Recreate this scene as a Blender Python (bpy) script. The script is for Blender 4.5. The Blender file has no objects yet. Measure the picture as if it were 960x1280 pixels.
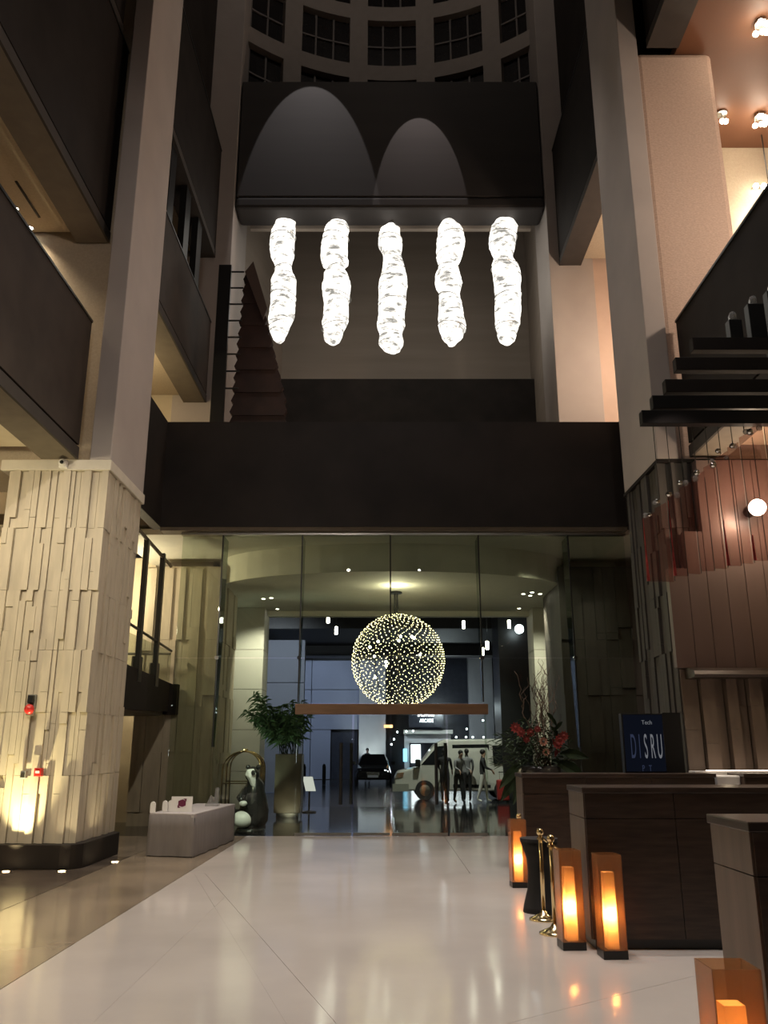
import bpy, bmesh, math, random
from mathutils import Vector, Matrix
PI = math.pi
rnd = random.Random(7)
SC = bpy.context.scene
COL = SC.collection

# ------------------------------------------------------------------ camera
cam_d = bpy.data.cameras.new('camera'); cam = bpy.data.objects.new('camera', cam_d); COL.objects.link(cam)
cam.location = (0, 0, 1.65)
cam.rotation_euler = (math.radians(90 + 15.846), 0, 0)
cam_d.sensor_fit = 'VERTICAL'; cam_d.sensor_height = 36.0; cam_d.lens = 1050.0 / 1280.0 * 36.0
cam_d.clip_start = 0.05; cam_d.clip_end = 300
SC.camera = cam

# ------------------------------------------------------------------ world, exposure
w = bpy.data.worlds.new('night'); SC.world = w; w.use_nodes = True
w.node_tree.nodes['Background'].inputs[0].default_value = (0.62, 0.58, 0.60, 1)
w.node_tree.nodes['Background'].inputs[1].default_value = 0.020
SC.view_settings.view_transform = 'Standard'; SC.view_settings.look = 'None'
SC.view_settings.exposure = 0.0; SC.view_settings.gamma = 1.0; SC.view_settings.use_curve_mapping = False
SC.cycles.use_denoising = True
SC.cycles.max_bounces = 10; SC.cycles.transparent_max_bounces = 24
SC.cycles.sample_clamp_indirect = 4.0; SC.cycles.caustics_reflective = False; SC.cycles.caustics_refractive = False

# ------------------------------------------------------------------ lamps of the building and an added fill
def spot(name, loc, aim, energy, angle, color=(1, .86, .70), blend=.6, radius=.08):
    d = bpy.data.lights.new(name, 'SPOT'); d.energy = energy; d.spot_size = math.radians(angle); d.spot_blend = blend
    d.color = color; d.shadow_soft_size = radius
    o = bpy.data.objects.new(name, d); COL.objects.link(o); o.location = loc
    o.rotation_euler = (Vector(aim) - Vector(loc)).to_track_quat('-Z', 'Y').to_euler()
    return o
def point(name, loc, energy, color=(1, .86, .70), radius=.06):
    d = bpy.data.lights.new(name, 'POINT'); d.energy = energy; d.color = color; d.shadow_soft_size = radius
    o = bpy.data.objects.new(name, d); COL.objects.link(o); o.location = loc
    return o
WARM = (1, .80, .56); SOFT = (1, .90, .80); COOL = (.62, .74, 1.0)
# downlights under the upper slabs that wash the lobby floor
for y in (4.5, 8.0, 11.5, 15.5):
    for x in (-1.3, 1.9):
        spot('lobby_downlight_lamp', (x, y, 24.0), (x, y + .2, 0), 3700, 38, (1, .91, .86), .8, .05)
# lobby spots that wash the pillars and shafts
spot('shaft_wash_lamp', (-1.5, 1.0, 9.0), (-4.6, 13.1, 9.0), 650, 55, (1, .88, .80), .9, .05)
spot('shaft_wash_lamp', (1.5, 1.0, 9.0), (4.6, 13.1, 9.8), 400, 48, (1, .90, .82), .9, .05)
point('dome_lamp', (.27, 15.0, 27.5), 260, (1, .88, .78), .3)  # added fill that brightens the drum walls, no fixture there

# ------------------------------------------------------------------ materials
MATS = {}
def nodes_of(name):
    m = bpy.data.materials.new(name); m.use_nodes = True
    nt = m.node_tree; nt.nodes.clear()
    out = nt.nodes.new('ShaderNodeOutputMaterial'); MATS[name] = m
    return m, nt, out
def mat(name, col, rough=.6, metal=0., var=.12, scale=4., stretch=(1, 1, 1), bump=0., spec=.5, col2=None, detail=4, rvar=0., coat=0.):
    m, nt, out = nodes_of(name); N = nt.nodes.new; L = nt.links.new
    b = N('ShaderNodeBsdfPrincipled')
    tc = N('ShaderNodeTexCoord'); mp = N('ShaderNodeMapping'); mp.inputs['Scale'].default_value = stretch
    nz = N('ShaderNodeTexNoise'); nz.inputs['Scale'].default_value = scale; nz.inputs['Detail'].default_value = detail
    geo = N('ShaderNodeNewGeometry')
    L(geo.outputs['Position'], mp.inputs['Vector']); L(mp.outputs[0], nz.inputs['Vector'])
    rp = N('ShaderNodeValToRGB')
    c2 = col2 or tuple(min(1, c * (1 + var)) for c in col); c1 = col if col2 else tuple(c * (1 - var) for c in col)
    rp.color_ramp.elements[0].position = .3; rp.color_ramp.elements[1].position = .7
    rp.color_ramp.elements[0].color = (*c1, 1); rp.color_ramp.elements[1].color = (*c2, 1)
    L(nz.outputs['Fac'], rp.inputs['Fac']); L(rp.outputs['Color'], b.inputs['Base Color'])
    b.inputs['Roughness'].default_value = rough; b.inputs['Metallic'].default_value = metal
    b.inputs['Specular IOR Level'].default_value = spec; b.inputs['Coat Weight'].default_value = coat
    if rvar:
        mr = N('ShaderNodeMapRange'); mr.inputs['To Min'].default_value = rough; mr.inputs['To Max'].default_value = rough + rvar
        L(nz.outputs['Fac'], mr.inputs['Value']); L(mr.outputs[0], b.inputs['Roughness'])
    if bump:
        bp = N('ShaderNodeBump'); bp.inputs['Strength'].default_value = bump; bp.inputs['Distance'].default_value = .02
        L(nz.outputs['Fac'], bp.inputs['Height']); L(bp.outputs[0], b.inputs['Normal'])
    L(b.outputs[0], out.inputs[0])
    return m
def emit(name, col, strength, sample=True):
    m, nt, out = nodes_of(name); e = nt.nodes.new('ShaderNodeEmission')
    e.inputs[0].default_value = (*col, 1); e.inputs[1].default_value = strength
    nt.links.new(e.outputs[0], out.inputs[0])
    if not sample: m.cycles.emission_sampling = 'NONE'
    return m
def glass(name, tint=(.9, .93, .9), ior=1.45, rough=.0, body=0., bodycol=(.3, .3, .3), trans=0.):
    m, nt, out = nodes_of(name); N = nt.nodes.new; L = nt.links.new
    t = N('ShaderNodeBsdfTransparent'); t.inputs[0].default_value = (*tint, 1)
    g = N('ShaderNodeBsdfGlossy'); g.inputs['Roughness'].default_value = rough
    fr = N('ShaderNodeFresnel'); gm_ = N('ShaderNodeNewGeometry'); ma = N('ShaderNodeMath'); ma.operation = 'MULTIPLY_ADD'
    ma.inputs[1].default_value = 1 / ior - ior; ma.inputs[2].default_value = ior      # same reflectance entering and leaving a thin pane
    L(gm_.outputs['Backfacing'], ma.inputs[0]); L(ma.outputs[0], fr.inputs[0])
    cur = t.outputs[0]
    if body:
        d = N('ShaderNodeBsdfDiffuse'); d.inputs[0].default_value = (*bodycol, 1)
        s = d.outputs[0]
        if trans:
            tl = N('ShaderNodeBsdfTranslucent'); tl.inputs[0].default_value = (*bodycol, 1)
            mm = N('ShaderNodeMixShader'); mm.inputs[0].default_value = trans; L(s, mm.inputs[1]); L(tl.outputs[0], mm.inputs[2]); s = mm.outputs[0]
        mx = N('ShaderNodeMixShader'); mx.inputs[0].default_value = body; L(cur, mx.inputs[1]); L(s, mx.inputs[2]); cur = mx.outputs[0]
    mx = N('ShaderNodeMixShader'); L(fr.outputs[0], mx.inputs[0]); L(cur, mx.inputs[1]); L(g.outputs[0], mx.inputs[2])
    L(mx.outputs[0], out.inputs[0])
    return m

mat('marble', (.50, .455, .41), .07, var=.10, scale=.55, rvar=.10, spec=.45, detail=8)
mat('tan_stone', (.225, .178, .128), .10, var=.22, scale=1.1, rvar=.12, spec=.45, detail=8)
mat('dark_stone_floor', (.09, .07, .055), .12, var=.3, scale=1.3, rvar=.12)
mat('joint', (.10, .085, .07), .7)
mat('granite', (.020, .022, .026), .05, var=.4, scale=30, rvar=.06, spec=.6)
mat('sandstone', (.48, .42, .325), .75, var=.10, scale=3, stretch=(3, 3, .6), bump=.15)
mat('slab_brown', (.17, .125, .098), .6, var=.12, scale=4, stretch=(2, 2, .6), bump=.2)
mat('slate', (.062, .055, .050), .6, var=.16, scale=3, stretch=(3, 3, .5), bump=.15)  # dark grey stone, deepened in colour for the weak light it gets
mat('plaster', (.40, .355, .325), .8, var=.05, scale=1.2)
mat('pale_ledge', (.60, .55, .46), .7, var=.05)
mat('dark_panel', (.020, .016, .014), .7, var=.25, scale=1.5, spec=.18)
mat('dark_bronze', (.019, .015, .013), .55, var=.3, scale=1.0, spec=.25)
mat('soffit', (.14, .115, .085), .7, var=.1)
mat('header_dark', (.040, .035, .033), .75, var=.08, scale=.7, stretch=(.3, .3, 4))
mat('soffit_dark', (.035, .028, .023), .8, var=.1)  # darker copy of soffit, shade put into the colour for high galleries
mat('parapet_panel', (.046, .036, .030), .7, var=.2, scale=1.5, spec=.2)
mat('brown_wall', (.30, .25, .205), .75, var=.08, scale=.7, stretch=(.3, .3, 4))
mat('cream', (.55, .47, .35), .75, var=.05)
mat('peach', (.52, .39, .31), .75, var=.05, scale=2)
mat('woven_peach', (.50, .375, .30), .8, var=.12, scale=22, stretch=(1, 1, 2.5), bump=.3)
mat('woven_ceiling', (.42, .345, .25), .8, var=.07, scale=26, bump=.15)
mat('copper', (.125, .052, .025), .5, var=.10, scale=.8, spec=.3)
mat('white_ceiling', (.66, .64, .56), .8, var=.04)
mat('pale_column', (.60, .585, .52), .6, var=.06, scale=1.5)
mat('black_metal', (.012, .012, .012), .35, var=.1)
mat('wood_dark', (.040, .026, .019), .34, var=.35, scale=3, stretch=(1, 1, 9), spec=.4)
mat('wood_desk', (.115, .085, .068), .42, var=.20, scale=2, stretch=(6, 6, .7), spec=.4)
mat('transom_wood', (.20, .115, .065), .45, var=.15, scale=2, stretch=(1, 8, 8))
mat('brass', (.70, .55, .30), .18, 1., var=.05)
mat('chrome', (.75, .73, .70), .12, 1., var=.03)
mat('steel', (.42, .41, .38), .28, 1., var=.05)
mat('red_plastic', (.55, .03, .025), .3, var=.05)
mat('grey_plastic', (.25, .25, .22), .5, var=.05)
mat('white_plastic', (.78, .76, .74), .45, var=.03)
mat('cloth', (.175, .155, .148), .85, var=.08, scale=5, stretch=(3, 3, .5), bump=.1)
mat('white_cloth', (.42, .39, .385), .85, var=.04)
mat('purple', (.13, .010, .045), .5, var=.05)
mat('black_cloth', (.010, .009, .010), .8, var=.2)
mat('velvet', (.015, .010, .012), .9, var=.2)
mat('smooth_brown', (.125, .083, .073), .32, var=.07, scale=1.2, stretch=(3, 3, .4), spec=.5)
mat('leaf', (.045, .095, .030), .75, var=.5, scale=5)
mat('dark_leaf', (.024, .045, .016), .85, var=.5, scale=5)
mat('twig', (.10, .07, .05), .8, var=.3)
mat('petal_red', (.20, .020, .016), .55, var=.3, scale=8)
mat('petal_peach', (.42, .19, .13), .55, var=.15, scale=8)
mat('pot', (.025, .022, .020), .3, var=.2)
mat('planter_brown', (.085, .068, .050), .5, var=.15)
mat('facet_brown', (.085, .055, .045), .6, var=.1)
mat('shingle', (.034, .015, .011), .6, var=.3, scale=3)
mat('dome_wall', (.30, .26, .23), .8, var=.05)
mat('dome_glass', (.020, .018, .018), .25, var=.1)
mat('muntin', (.16, .14, .13), .6, var=.05)
mat('white_paint', (.48, .47, .43), .3, var=.03, coat=.3)
mat('black_paint', (.008, .008, .009), .12, var=.05, coat=.5)
mat('rubber', (.012, .012, .012), .8, var=.1)
mat('car_glass', (.010, .011, .012), .06, var=.1)
mat('suitcase_red', (.30, .025, .022), .45, var=.1)
mat('skin', (.42, .26, .19), .55, var=.05)
mat('hair', (.012, .010, .009), .5, var=.1)
mat('cloth_black', (.012, .012, .014), .8, var=.2)
mat('cloth_grey', (.18, .18, .19), .8, var=.2)
mat('cloth_white', (.60, .59, .57), .8, var=.05)
mat('blue_wall', (.22, .235, .29), .7, var=.08, scale=.5)
mat('grey_concrete', (.30, .30, .31), .75, var=.15, scale=1.2, stretch=(1, 1, .4))
mat('canopy_dark', (.022, .021, .022), .6, var=.2)
mat('asphalt', (.022, .023, .026), .10, var=.3, scale=6, rvar=.10)
mat('shop_dark', (.030, .033, .045), .3, var=.2)
mat('sculpture_black', (.014, .014, .014), .22, var=.2)
mat('sculpture_white', (.72, .71, .68), .4, var=.05)
glass('clear_glass', (.86, .90, .85), 1.5)
glass('fin_glass', (.55, .62, .57), 1.5)
glass('bead_glass', (.8, .8, .8), 1.6, body=.25, bodycol=(.6, .6, .6))
mat('red_edge', (.55, .09, .08), .28, .6, var=.6, scale=14, stretch=(2, 2, .6))
glass('red_sheet', (.90, .78, .75), 1.45, rough=.08, body=.07, bodycol=(.45, .16, .13), trans=.5)
glass('amber_acrylic', (.90, .74, .58), 1.40, rough=.05, body=.34, bodycol=(.62, .38, .22), trans=.55)
glass('lamp_tube', (1, .8, .55), 1.3, rough=.3, body=.96, bodycol=(.95, .66, .36), trans=.65)
emit('bulb_warm', (1, .74, .42), 30); emit('bulb_white', (1, .93, .80), 22); emit('bulb_hot', (1, .90, .72), 30)
emit('bead_light', (1, .80, .42), 9.0)
emit('cool_light', (.80, .88, 1), 14); emit('sign_white', (.82, .90, 1), 7); emit('blue_screen', (.06, .18, .9), 1.6)
emit('screen_blue', (.0035, .0045, .0085), 1.0); emit('screen_text', (.30, .31, .34), .45); emit('screen_text_blue', (.035, .045, .085), .7)
emit('shop_light', (.85, .90, 1), 5.0); emit('teal_light', (.25, .65, 1), 3.0); emit('orange_light', (1, .50, .22), 3.0)
emit('notice_light', (1, .97, .92), .75); emit('shelf_light', (1, .80, .62), 6)  # the notice board's brightness is put into its own glow
# wrapped glass of the hanging lights, lit from inside
m, nt, out = nodes_of('wrapped_glass'); N = nt.nodes.new; L = nt.links.new
geo = N('ShaderNodeNewGeometry'); mp = N('ShaderNodeMapping'); mp.inputs['Scale'].default_value = (1.6, 1.6, 4.6); mp.inputs['Rotation'].default_value = (.25, .1, 0)
nz = N('ShaderNodeTexNoise'); nz.inputs['Scale'].default_value = 1.7; nz.inputs['Detail'].default_value = 7; nz.inputs['Roughness'].default_value = .65
mr = N('ShaderNodeMapRange'); mr.inputs['From Min'].default_value = .38; mr.inputs['From Max'].default_value = .56; mr.inputs['To Min'].default_value = .40; mr.inputs['To Max'].default_value = 2.6
e = N('ShaderNodeEmission'); e.inputs[0].default_value = (1, .95, .86, 1)
gl = N('ShaderNodeBsdfGlossy'); gl.inputs['Roughness'].default_value = .2; ad = N('ShaderNodeMixShader'); ad.inputs[0].default_value = .12
L(geo.outputs['Position'], mp.inputs[0]); L(mp.outputs[0], nz.inputs['Vector']); L(nz.outputs['Fac'], mr.inputs['Value']); L(mr.outputs[0], e.inputs[1])
L(e.outputs[0], ad.inputs[1]); L(gl.outputs[0], ad.inputs[2]); L(ad.outputs[0], out.inputs[0])

# ------------------------------------------------------------------ building helpers
WLOC = {}
def wl(o): return WLOC.get(o.name, Vector((0, 0, 0))) if o else Vector((0, 0, 0))
def tag(o, label=None, cat=None, group=None, kind=None):
    if label: o['label'] = label
    if cat: o['category'] = cat
    if group: o['group'] = group
    if kind: o['kind'] = kind
    return o
def thing(name, loc, label, cat, group=None, kind=None):
    o = bpy.data.objects.new(name, None); COL.objects.link(o); o.location = loc; o.empty_display_size = .1
    WLOC[o.name] = Vector(loc)
    return tag(o, label, cat, group, kind)
class G:
    def __init__(s): s.v = []; s.f = []
    def add(s, vs, fs):
        n = len(s.v); s.v += [tuple(v) for v in vs]; s.f += [tuple(i + n for i in f) for f in fs]; return s
    def box(s, x0, x1, y0, y1, z0, z1):
        return s.add([(x0, y0, z0), (x1, y0, z0), (x1, y1, z0), (x0, y1, z0), (x0, y0, z1), (x1, y0, z1), (x1, y1, z1), (x0, y1, z1)],
                     [(3, 2, 1, 0), (4, 5, 6, 7), (0, 1, 5, 4), (1, 2, 6, 5), (2, 3, 7, 6), (3, 0, 4, 7)])
    def prism(s, poly, axis, a, b):
        # poly: list of 2d points; axis x: (y,z)  y: (x,z)  z: (x,y)
        def m(p, t): return (t, p[0], p[1]) if axis == 'x' else (p[0], t, p[1]) if axis == 'y' else (p[0], p[1], t)
        n = len(poly); vs = [m(p, a) for p in poly] + [m(p, b) for p in poly]
        fs = [tuple(range(n)), tuple(range(2 * n - 1, n - 1, -1))] + [(i, i + n, (i + 1) % n + n, (i + 1) % n) for i in range(n)]
        return s.add(vs, fs)
    def lathe(s, prof, c, n=16, sx=1, sy=1, cap=True):
        vs = []; fs = []
        for r, z in prof:
            for k in range(n):
                a = 2 * PI * k / n; vs.append((c[0] + r * math.cos(a) * sx, c[1] + r * math.sin(a) * sy, c[2] + z))
        for i in range(len(prof) - 1):
            for k in range(n):
                fs.append((i * n + k, i * n + (k + 1) % n, (i + 1) * n + (k + 1) % n, (i + 1) * n + k))
        if cap:
            fs.append(tuple(range(n - 1, -1, -1))); fs.append(tuple((len(prof) - 1) * n + k for k in range(n)))
        return s.add(vs, fs)
    def tube(s, pts, r, n=8, r2=None):
        pts = [Vector(p) for p in pts]; vs = []; fs = []; m = len(pts)
        for i, p in enumerate(pts):
            d = (pts[min(i + 1, m - 1)] - pts[max(i - 1, 0)]).normalized()
            u = d.cross(Vector((0, 0, 1)) if abs(d.z) < .9 else Vector((1, 0, 0))).normalized(); v = d.cross(u)
            rr = r if r2 is None else r + (r2 - r) * i / (m - 1)
            for k in range(n):
                a = 2 * PI * k / n; vs.append(p + (u * math.cos(a) + v * math.sin(a)) * rr)
        for i in range(m - 1):
            for k in range(n): fs.append((i * n + k, (i + 1) * n + k, (i + 1) * n + (k + 1) % n, i * n + (k + 1) % n))
        fs.append(tuple(range(n))); fs.append(tuple((m - 1) * n + k for k in range(n - 1, -1, -1)))
        return s.add(vs, fs)
    def ball(s, c, r, n=12, m=8, sx=1, sy=1, sz=1):
        return s.lathe([(max(.001, r * math.sin(PI * i / m)), -r * sz * math.cos(PI * i / m)) for i in range(m + 1)], c, n, sx, sy)
    def quad(s, a, b, c, d): return s.add([a, b, c, d], [(0, 1, 2, 3)])
    def build(s, name, m, parent=None, smooth=False, bevel=0., seg=2):
        me = bpy.data.meshes.new(name); off = wl(parent)
        me.from_pydata([(v[0] - off.x, v[1] - off.y, v[2] - off.z) for v in s.v], [], s.f); me.update()
        bm = bmesh.new(); bm.from_mesh(me); bmesh.ops.recalc_face_normals(bm, faces=bm.faces); bm.to_mesh(me); bm.free()
        me.materials.append(MATS[m])
        if smooth:
            for p in me.polygons: p.use_smooth = True
        o = bpy.data.objects.new(name, me); COL.objects.link(o)
        if parent: o.parent = parent
        WLOC[o.name] = off.copy()
        if bevel:
            b = o.modifiers.new('edge', 'BEVEL'); b.width = bevel; b.segments = seg; b.limit_method = 'ANGLE'
        return o
def bx(name, m, b, parent=None, bevel=0.): return G().box(*b).build(name, m, parent, bevel=bevel)
def sbx(name, m, b, label, cat='wall', bevel=0.): return tag(bx(name, m, b, bevel=bevel), label, cat, kind='structure')
def copy_tree(o, parent=None):
    c = o.copy(); COL.objects.link(c); c.parent = parent
    for ch in o.children: copy_tree(ch, c)
    return c
UNIT = {}
def unit(m):
    if m not in UNIT:
        me = bpy.data.meshes.new('strip_' + m)
        g = G().box(-.5, .5, -.5, .5, -.5, .5); me.from_pydata(g.v, [], g.f); me.update(); me.materials.append(MATS[m]); UNIT[m] = me
    return UNIT[m]
def piece(name, m, b, parent):
    o = bpy.data.objects.new(name, unit(m)); COL.objects.link(o); o.parent = parent; off = wl(parent)
    o.location = Vector(((b[0] + b[1]) / 2, (b[2] + b[3]) / 2, (b[4] + b[5]) / 2)) - off
    o.scale = (b[1] - b[0], b[3] - b[2], b[5] - b[4])
    return o

# ================================================================== FLOOR
fl = bx('floor', 'joint', (-9, 11, -3, 17.95, -.25, -.012))
tag(fl, 'polished lobby floor of pale marble with brown stone border', 'floor', kind='structure')
def cut(polys, p, q):
    """split every polygon by the line through p and q"""
    res = []; nx, ny = -(q[1] - p[1]), q[0] - p[0]
    for poly in polys:
        A, B = [], []
        for i in range(len(poly)):
            a, b = poly[i], poly[(i + 1) % len(poly)]
            da = (a[0] - p[0]) * nx + (a[1] - p[1]) * ny; db = (b[0] - p[0]) * nx + (b[1] - p[1]) * ny
            (A if da >= 0 else B).append(a)
            if da * db < 0:
                t = da / (da - db); c = (a[0] + t * (b[0] - a[0]), a[1] + t * (b[1] - a[1])); A.append(c); B.append(c)
        for r in (A, B):
            if len(r) > 2: res.append(r)
    return res
def slab(poly, m, gap=.004):
    cx = sum(p[0] for p in poly) / len(poly); cy = sum(p[1] for p in poly) / len(poly)
    pp = []
    for x, y in poly:
        d = math.hypot(x - cx, y - cy); k = max(0, 1 - gap / max(d, .01)); pp.append((cx + (x - cx) * k, cy + (y - cy) * k))
    G().prism(pp, 'z', -.012, 0).build('floor_slab', m, fl)
big = [(-2.75, -3), (11, -3), (11, 17.95), (-2.75, 17.95)]
front, back = cut([big], (0, 12.65), (1, 12.65))
if sum(p[1] for p in front) / len(front) > sum(p[1] for p in back) / len(back): front, back = back, front
fr_ = cut([front], (-2.64, 12.62), (-.95, 7.06))
fr_ = cut(fr_, (-1.4, 9.3), (-.3, 5.95))
polys = []
for p in fr_:
    cx = sum(q[0] for q in p) / len(p)
    polys += cut([p], (-1.8, 0), (-1.85, 9)) if cx < 0 else cut(cut([p], (1.73, 6.65), (2.36, 7.11)), (0, 4.2), (1, 4.2))
polys += cut(cut([back], (0, 15.2), (1, 15.2)), (1.2, 12), (1.2, 18))
for p in polys: slab(p, 'marble')
for y0, y1 in ((-3, 5), (5, 8.2), (8.2, 11.4), (11.4, 14.6), (14.6, 17.95)):
    slab([(-4.1, y0), (-2.756, y0), (-2.756, y1), (-4.1, y1)], 'tan_stone')
for y0, y1 in ((-3, 6), (6, 10.5), (10.5, 14.6)):
    slab([(-9, y0), (-4.106, y0), (-4.106, y1), (-9, y1)], 'dark_stone_floor')
slab([(-9, 14.6), (-4.106, 14.6), (-4.106, 17.95), (-9, 17.95)], 'tan_stone')
sbx('floor_vestibule', 'granite', (-9, 11, 17.95, 27, -.25, 0), 'dark polished granite floor beyond the glass doors', 'floor')
sbx('road', 'asphalt', (-40, 45, 27, 80, -.25, -.01), 'dark wet looking driveway outside the lobby', 'road')

# ================================================================== STONE PILLARS
def columns(rng, a, b, wmin, wmax):
    xs = [a]
    while xs[-1] < b - wmin:
        xs.append(min(b, xs[-1] + rng.uniform(wmin, wmax)))
    if b - xs[-1] > 1e-4: xs[-1] = b
    return list(zip(xs[:-1], xs[1:]))
def clad(root, m, face, a, b, plane, bands, seed, wmin=.06, wmax=.135, dep=(.015, .072), notch=.5):
    """long vertical stone strips on one face, broken near the band joints; face 'front' (facing -y), 'xpos', 'xneg'"""
    rng = random.Random(seed); lv = 0
    for c0, c1 in columns(rng, a, b, wmin, wmax):
        cuts = [bands[0]]
        for z in bands[1:-1]:
            z_ = z + (rng.choice((-.26, -.17, .17, .3)) if rng.random() < notch else 0)
            for q in sorted({z_, z} if (z_ != z and rng.random() < .6) else {z_}):
                if q - cuts[-1] > .14: cuts.append(q)
        cuts.append(bands[-1]); lv = (lv + rng.choice((1, 1, 2))) % 3; base = lv
        for i, (z0, z1) in enumerate(zip(cuts[:-1], cuts[1:])):
            q = base if (z1 - z0 > .35 and rng.random() < .65) else (base + 1) % 3; d = dep[0] + (dep[1] - dep[0]) * q / 2; g = .003
            if face == 'front': bb = (c0 + g, c1 - g, plane - d, plane + .02, z0 + g, z1 - g)
            elif face == 'xpos': bb = (plane - .02, plane + d, c0 + g, c1 - g, z0 + g, z1 - g)
            else: bb = (plane - d, plane + .02, c0 + g, c1 - g, z0 + g, z1 - g)
            piece('stone_strip', m, bb, root)
BANDS = [.34, 1.29, 2.21, 3.15, 4.09, 5.11, 6.08]
def round_rect(x0, x1, y0, y1, r, n=6):
    pts = []
    for cx, cy, a0 in ((x1 - r, y0 + r, -PI / 2), (x1 - r, y1 - r, 0), (x0 + r, y1 - r, PI / 2), (x0 + r, y0 + r, PI)):
        for i in range(n + 1): a = a0 + PI / 2 * i / n; pts.append((cx + r * math.cos(a), cy + r * math.sin(a)))
    return pts
pl = thing('pillar_front_left', (-5.35, 14.1, 0), 'tall pillar base clad in pale sandstone strips with dark plinth', 'pillar', kind='structure')
bx('core', 'sandstone', (-6.12, -4.58, 13.17, 15.05, .3, 6.08), pl)
G().prism(round_rect(-6.24, -4.40, 13.0, 15.14, .28), 'z', 0, .34).build('plinth', 'dark_bronze', pl, bevel=.01)
bx('ledge', 'pale_ledge', (-6.3, -4.49, 13.08, 15.1, 6.08, 6.26), pl, .01)
clad(pl, 'sandstone', 'front', -6.16, -4.52, 13.17, BANDS, 11)
clad(pl, 'sandstone', 'xpos', 13.2, 15.08, -4.58, BANDS, 12, .10, .2, (.02, .055), .35)
pr = thing('pillar_front_right', (5.6, 14.1, 0), 'tall pillar base clad in dark grey stone strips beside the lounge', 'pillar', kind='structure')
bx('core', 'slate', (4.58, 9.5, 13.17, 15.05, 0, 6.22), pr)
clad(pr, 'slate', 'xneg', 13.14, 15.08, 4.58, [.1, 1.29, 2.21, 3.15, 4.09, 5.11, 6.22], 21, .11, .2, (.02, .07), .4)
clad(pr, 'slate', 'front', 4.52, 5.3, 13.17, [3.6, 4.09, 5.11, 6.22], 22)
rng = random.Random(23); xx = 4.56; kk = 0
while xx < 7.8:
    wd_ = rng.uniform(.15, .27); dd = (.05, .16)[kk % 2] + rng.uniform(-.02, .02); zc = rng.choice((1.95, 2.3, 1.75))
    for z0, z1, e_ in ((.9, zc, 0), (zc + .004, 2.85, rng.choice((0, 0, -.03)))): piece('stone_slab', 'slab_brown', (xx, xx + wd_ - .02, 13.17 - dd - e_, 13.2, z0, z1), pr)
    xx += wd_; kk += 1
bx('ledge', 'dark_panel', (4.5, 9.5, 13.1, 15.1, 6.22, 6.28), pr)
# shafts above them
def shaft(name, x0, x1, y0, y1, z0, z1, label, m='plaster'):
    return sbx(name, m, (x0, x1, y0, y1, z0, z1), label, 'pillar', .015)
shaft('pillar_shaft_left', -4.86, -4.51, 13.1, 15.05, 6.26, 31, 'plain grey plaster shaft rising above the pale stone pillar')
shaft('pillar_shaft_right', 4.51, 4.87, 13.1, 15.05, 6.28, 31, 'plain grey plaster shaft rising above the dark stone pillar')
sbx('wall_wing_left', 'woven_ceiling', (-8, -4.86, 13.55, 14.9, 6.26, 31), 'dim beige wall behind the left galleries')
wr = sbx('wall_wing_right', 'woven_peach', (4.87, 6.38, 13.28, 14.9, 6.28, 14.72), 'tall peach woven wall panel lit warmly beside the upper lounge', bevel=.12)
sbx('wall_left', 'cream', (-9.3, -9, -3, 30, 0, 31), 'cream wall at the back of the left galleries')
sbx('wall_right', 'peach', (11, 11.3, -3, 30, 0, 31), 'warm wall at the back of the right gallery')

# ================================================================== GALLERIES
def gallery(name, side, y0, y1, zb, zt, label, x_in=5.05, soff=.6, m_ceil='woven_ceiling', ceil=True, m_par='dark_panel', m_sof='soffit'):
    s = side; t = thing(name, (s * x_in, (y0 + y1) / 2, zb), label, 'balcony', kind='structure')
    def B(nm, m, xa, xb, za, zc, yy0=y0, yy1=y1): return bx(nm, m, (min(s * xa, s * xb), max(s * xa, s * xb), yy0, yy1, za, zc), t)
    B('parapet', m_par, x_in, x_in + .18, zb + .25, zt)
    B('groove', 'black_metal', x_in + .04, x_in + .18, zb + .20, zb + .25)
    B('edge_beam', 'soffit_dark', x_in - .01, x_in + .03, zb, zb + .20)
    B('soffit', m_sof, x_in + .03, x_in + soff, zb, zb + .20)
    if ceil: B('slab', m_ceil, x_in + soff + .05, 8.95 if s < 0 else 10.95, zb + .22, zb + .5)
    B('handrail', 'black_metal', x_in - .02, x_in + .2, zt, zt + .04)
    return t
gallery('balcony_lower_left', -1, -3, 13.08, 6.27, 8.76, 'dark parapet of the lower left gallery ending at the pale shaft', m_ceil='cream', m_par='parapet_panel')
gallery('balcony_upper_left', -1, -3, 13.5, 10.63, 14.9, 'tall dark parapet of the upper left gallery above a beige ceiling')
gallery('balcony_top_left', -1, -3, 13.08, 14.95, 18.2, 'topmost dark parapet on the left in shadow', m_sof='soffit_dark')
gallery('balcony_lower_right', 1, -3, 13.08, 6.30, 8.76, 'dark sloping parapet of the right gallery below the copper ceiling', m_ceil='cream')
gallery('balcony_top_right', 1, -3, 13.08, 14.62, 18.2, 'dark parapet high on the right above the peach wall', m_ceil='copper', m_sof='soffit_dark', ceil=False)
gm = gallery('balcony_middle_left', -1, 15.07, 20.88, 10.63, 13.0, 'dark parapet between the left shaft and the far pillar', x_in=4.78, m_par='parapet_panel')
for y in (16.2, 17.7, 19.0): bx('post', 'black_metal', (-5.0, -4.84, y, y + .45, 13.0, 15.05), gm)
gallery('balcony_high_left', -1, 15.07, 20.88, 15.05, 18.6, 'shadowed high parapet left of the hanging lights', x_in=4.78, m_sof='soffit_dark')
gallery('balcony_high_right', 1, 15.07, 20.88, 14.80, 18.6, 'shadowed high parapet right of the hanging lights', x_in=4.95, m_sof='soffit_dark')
sbx('ceiling_lounge', 'copper', (5.7, 10.95, -3, 16.05, 14.78, 15.0), 'copper coloured ceiling of the upper right lounge', 'ceiling')
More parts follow.
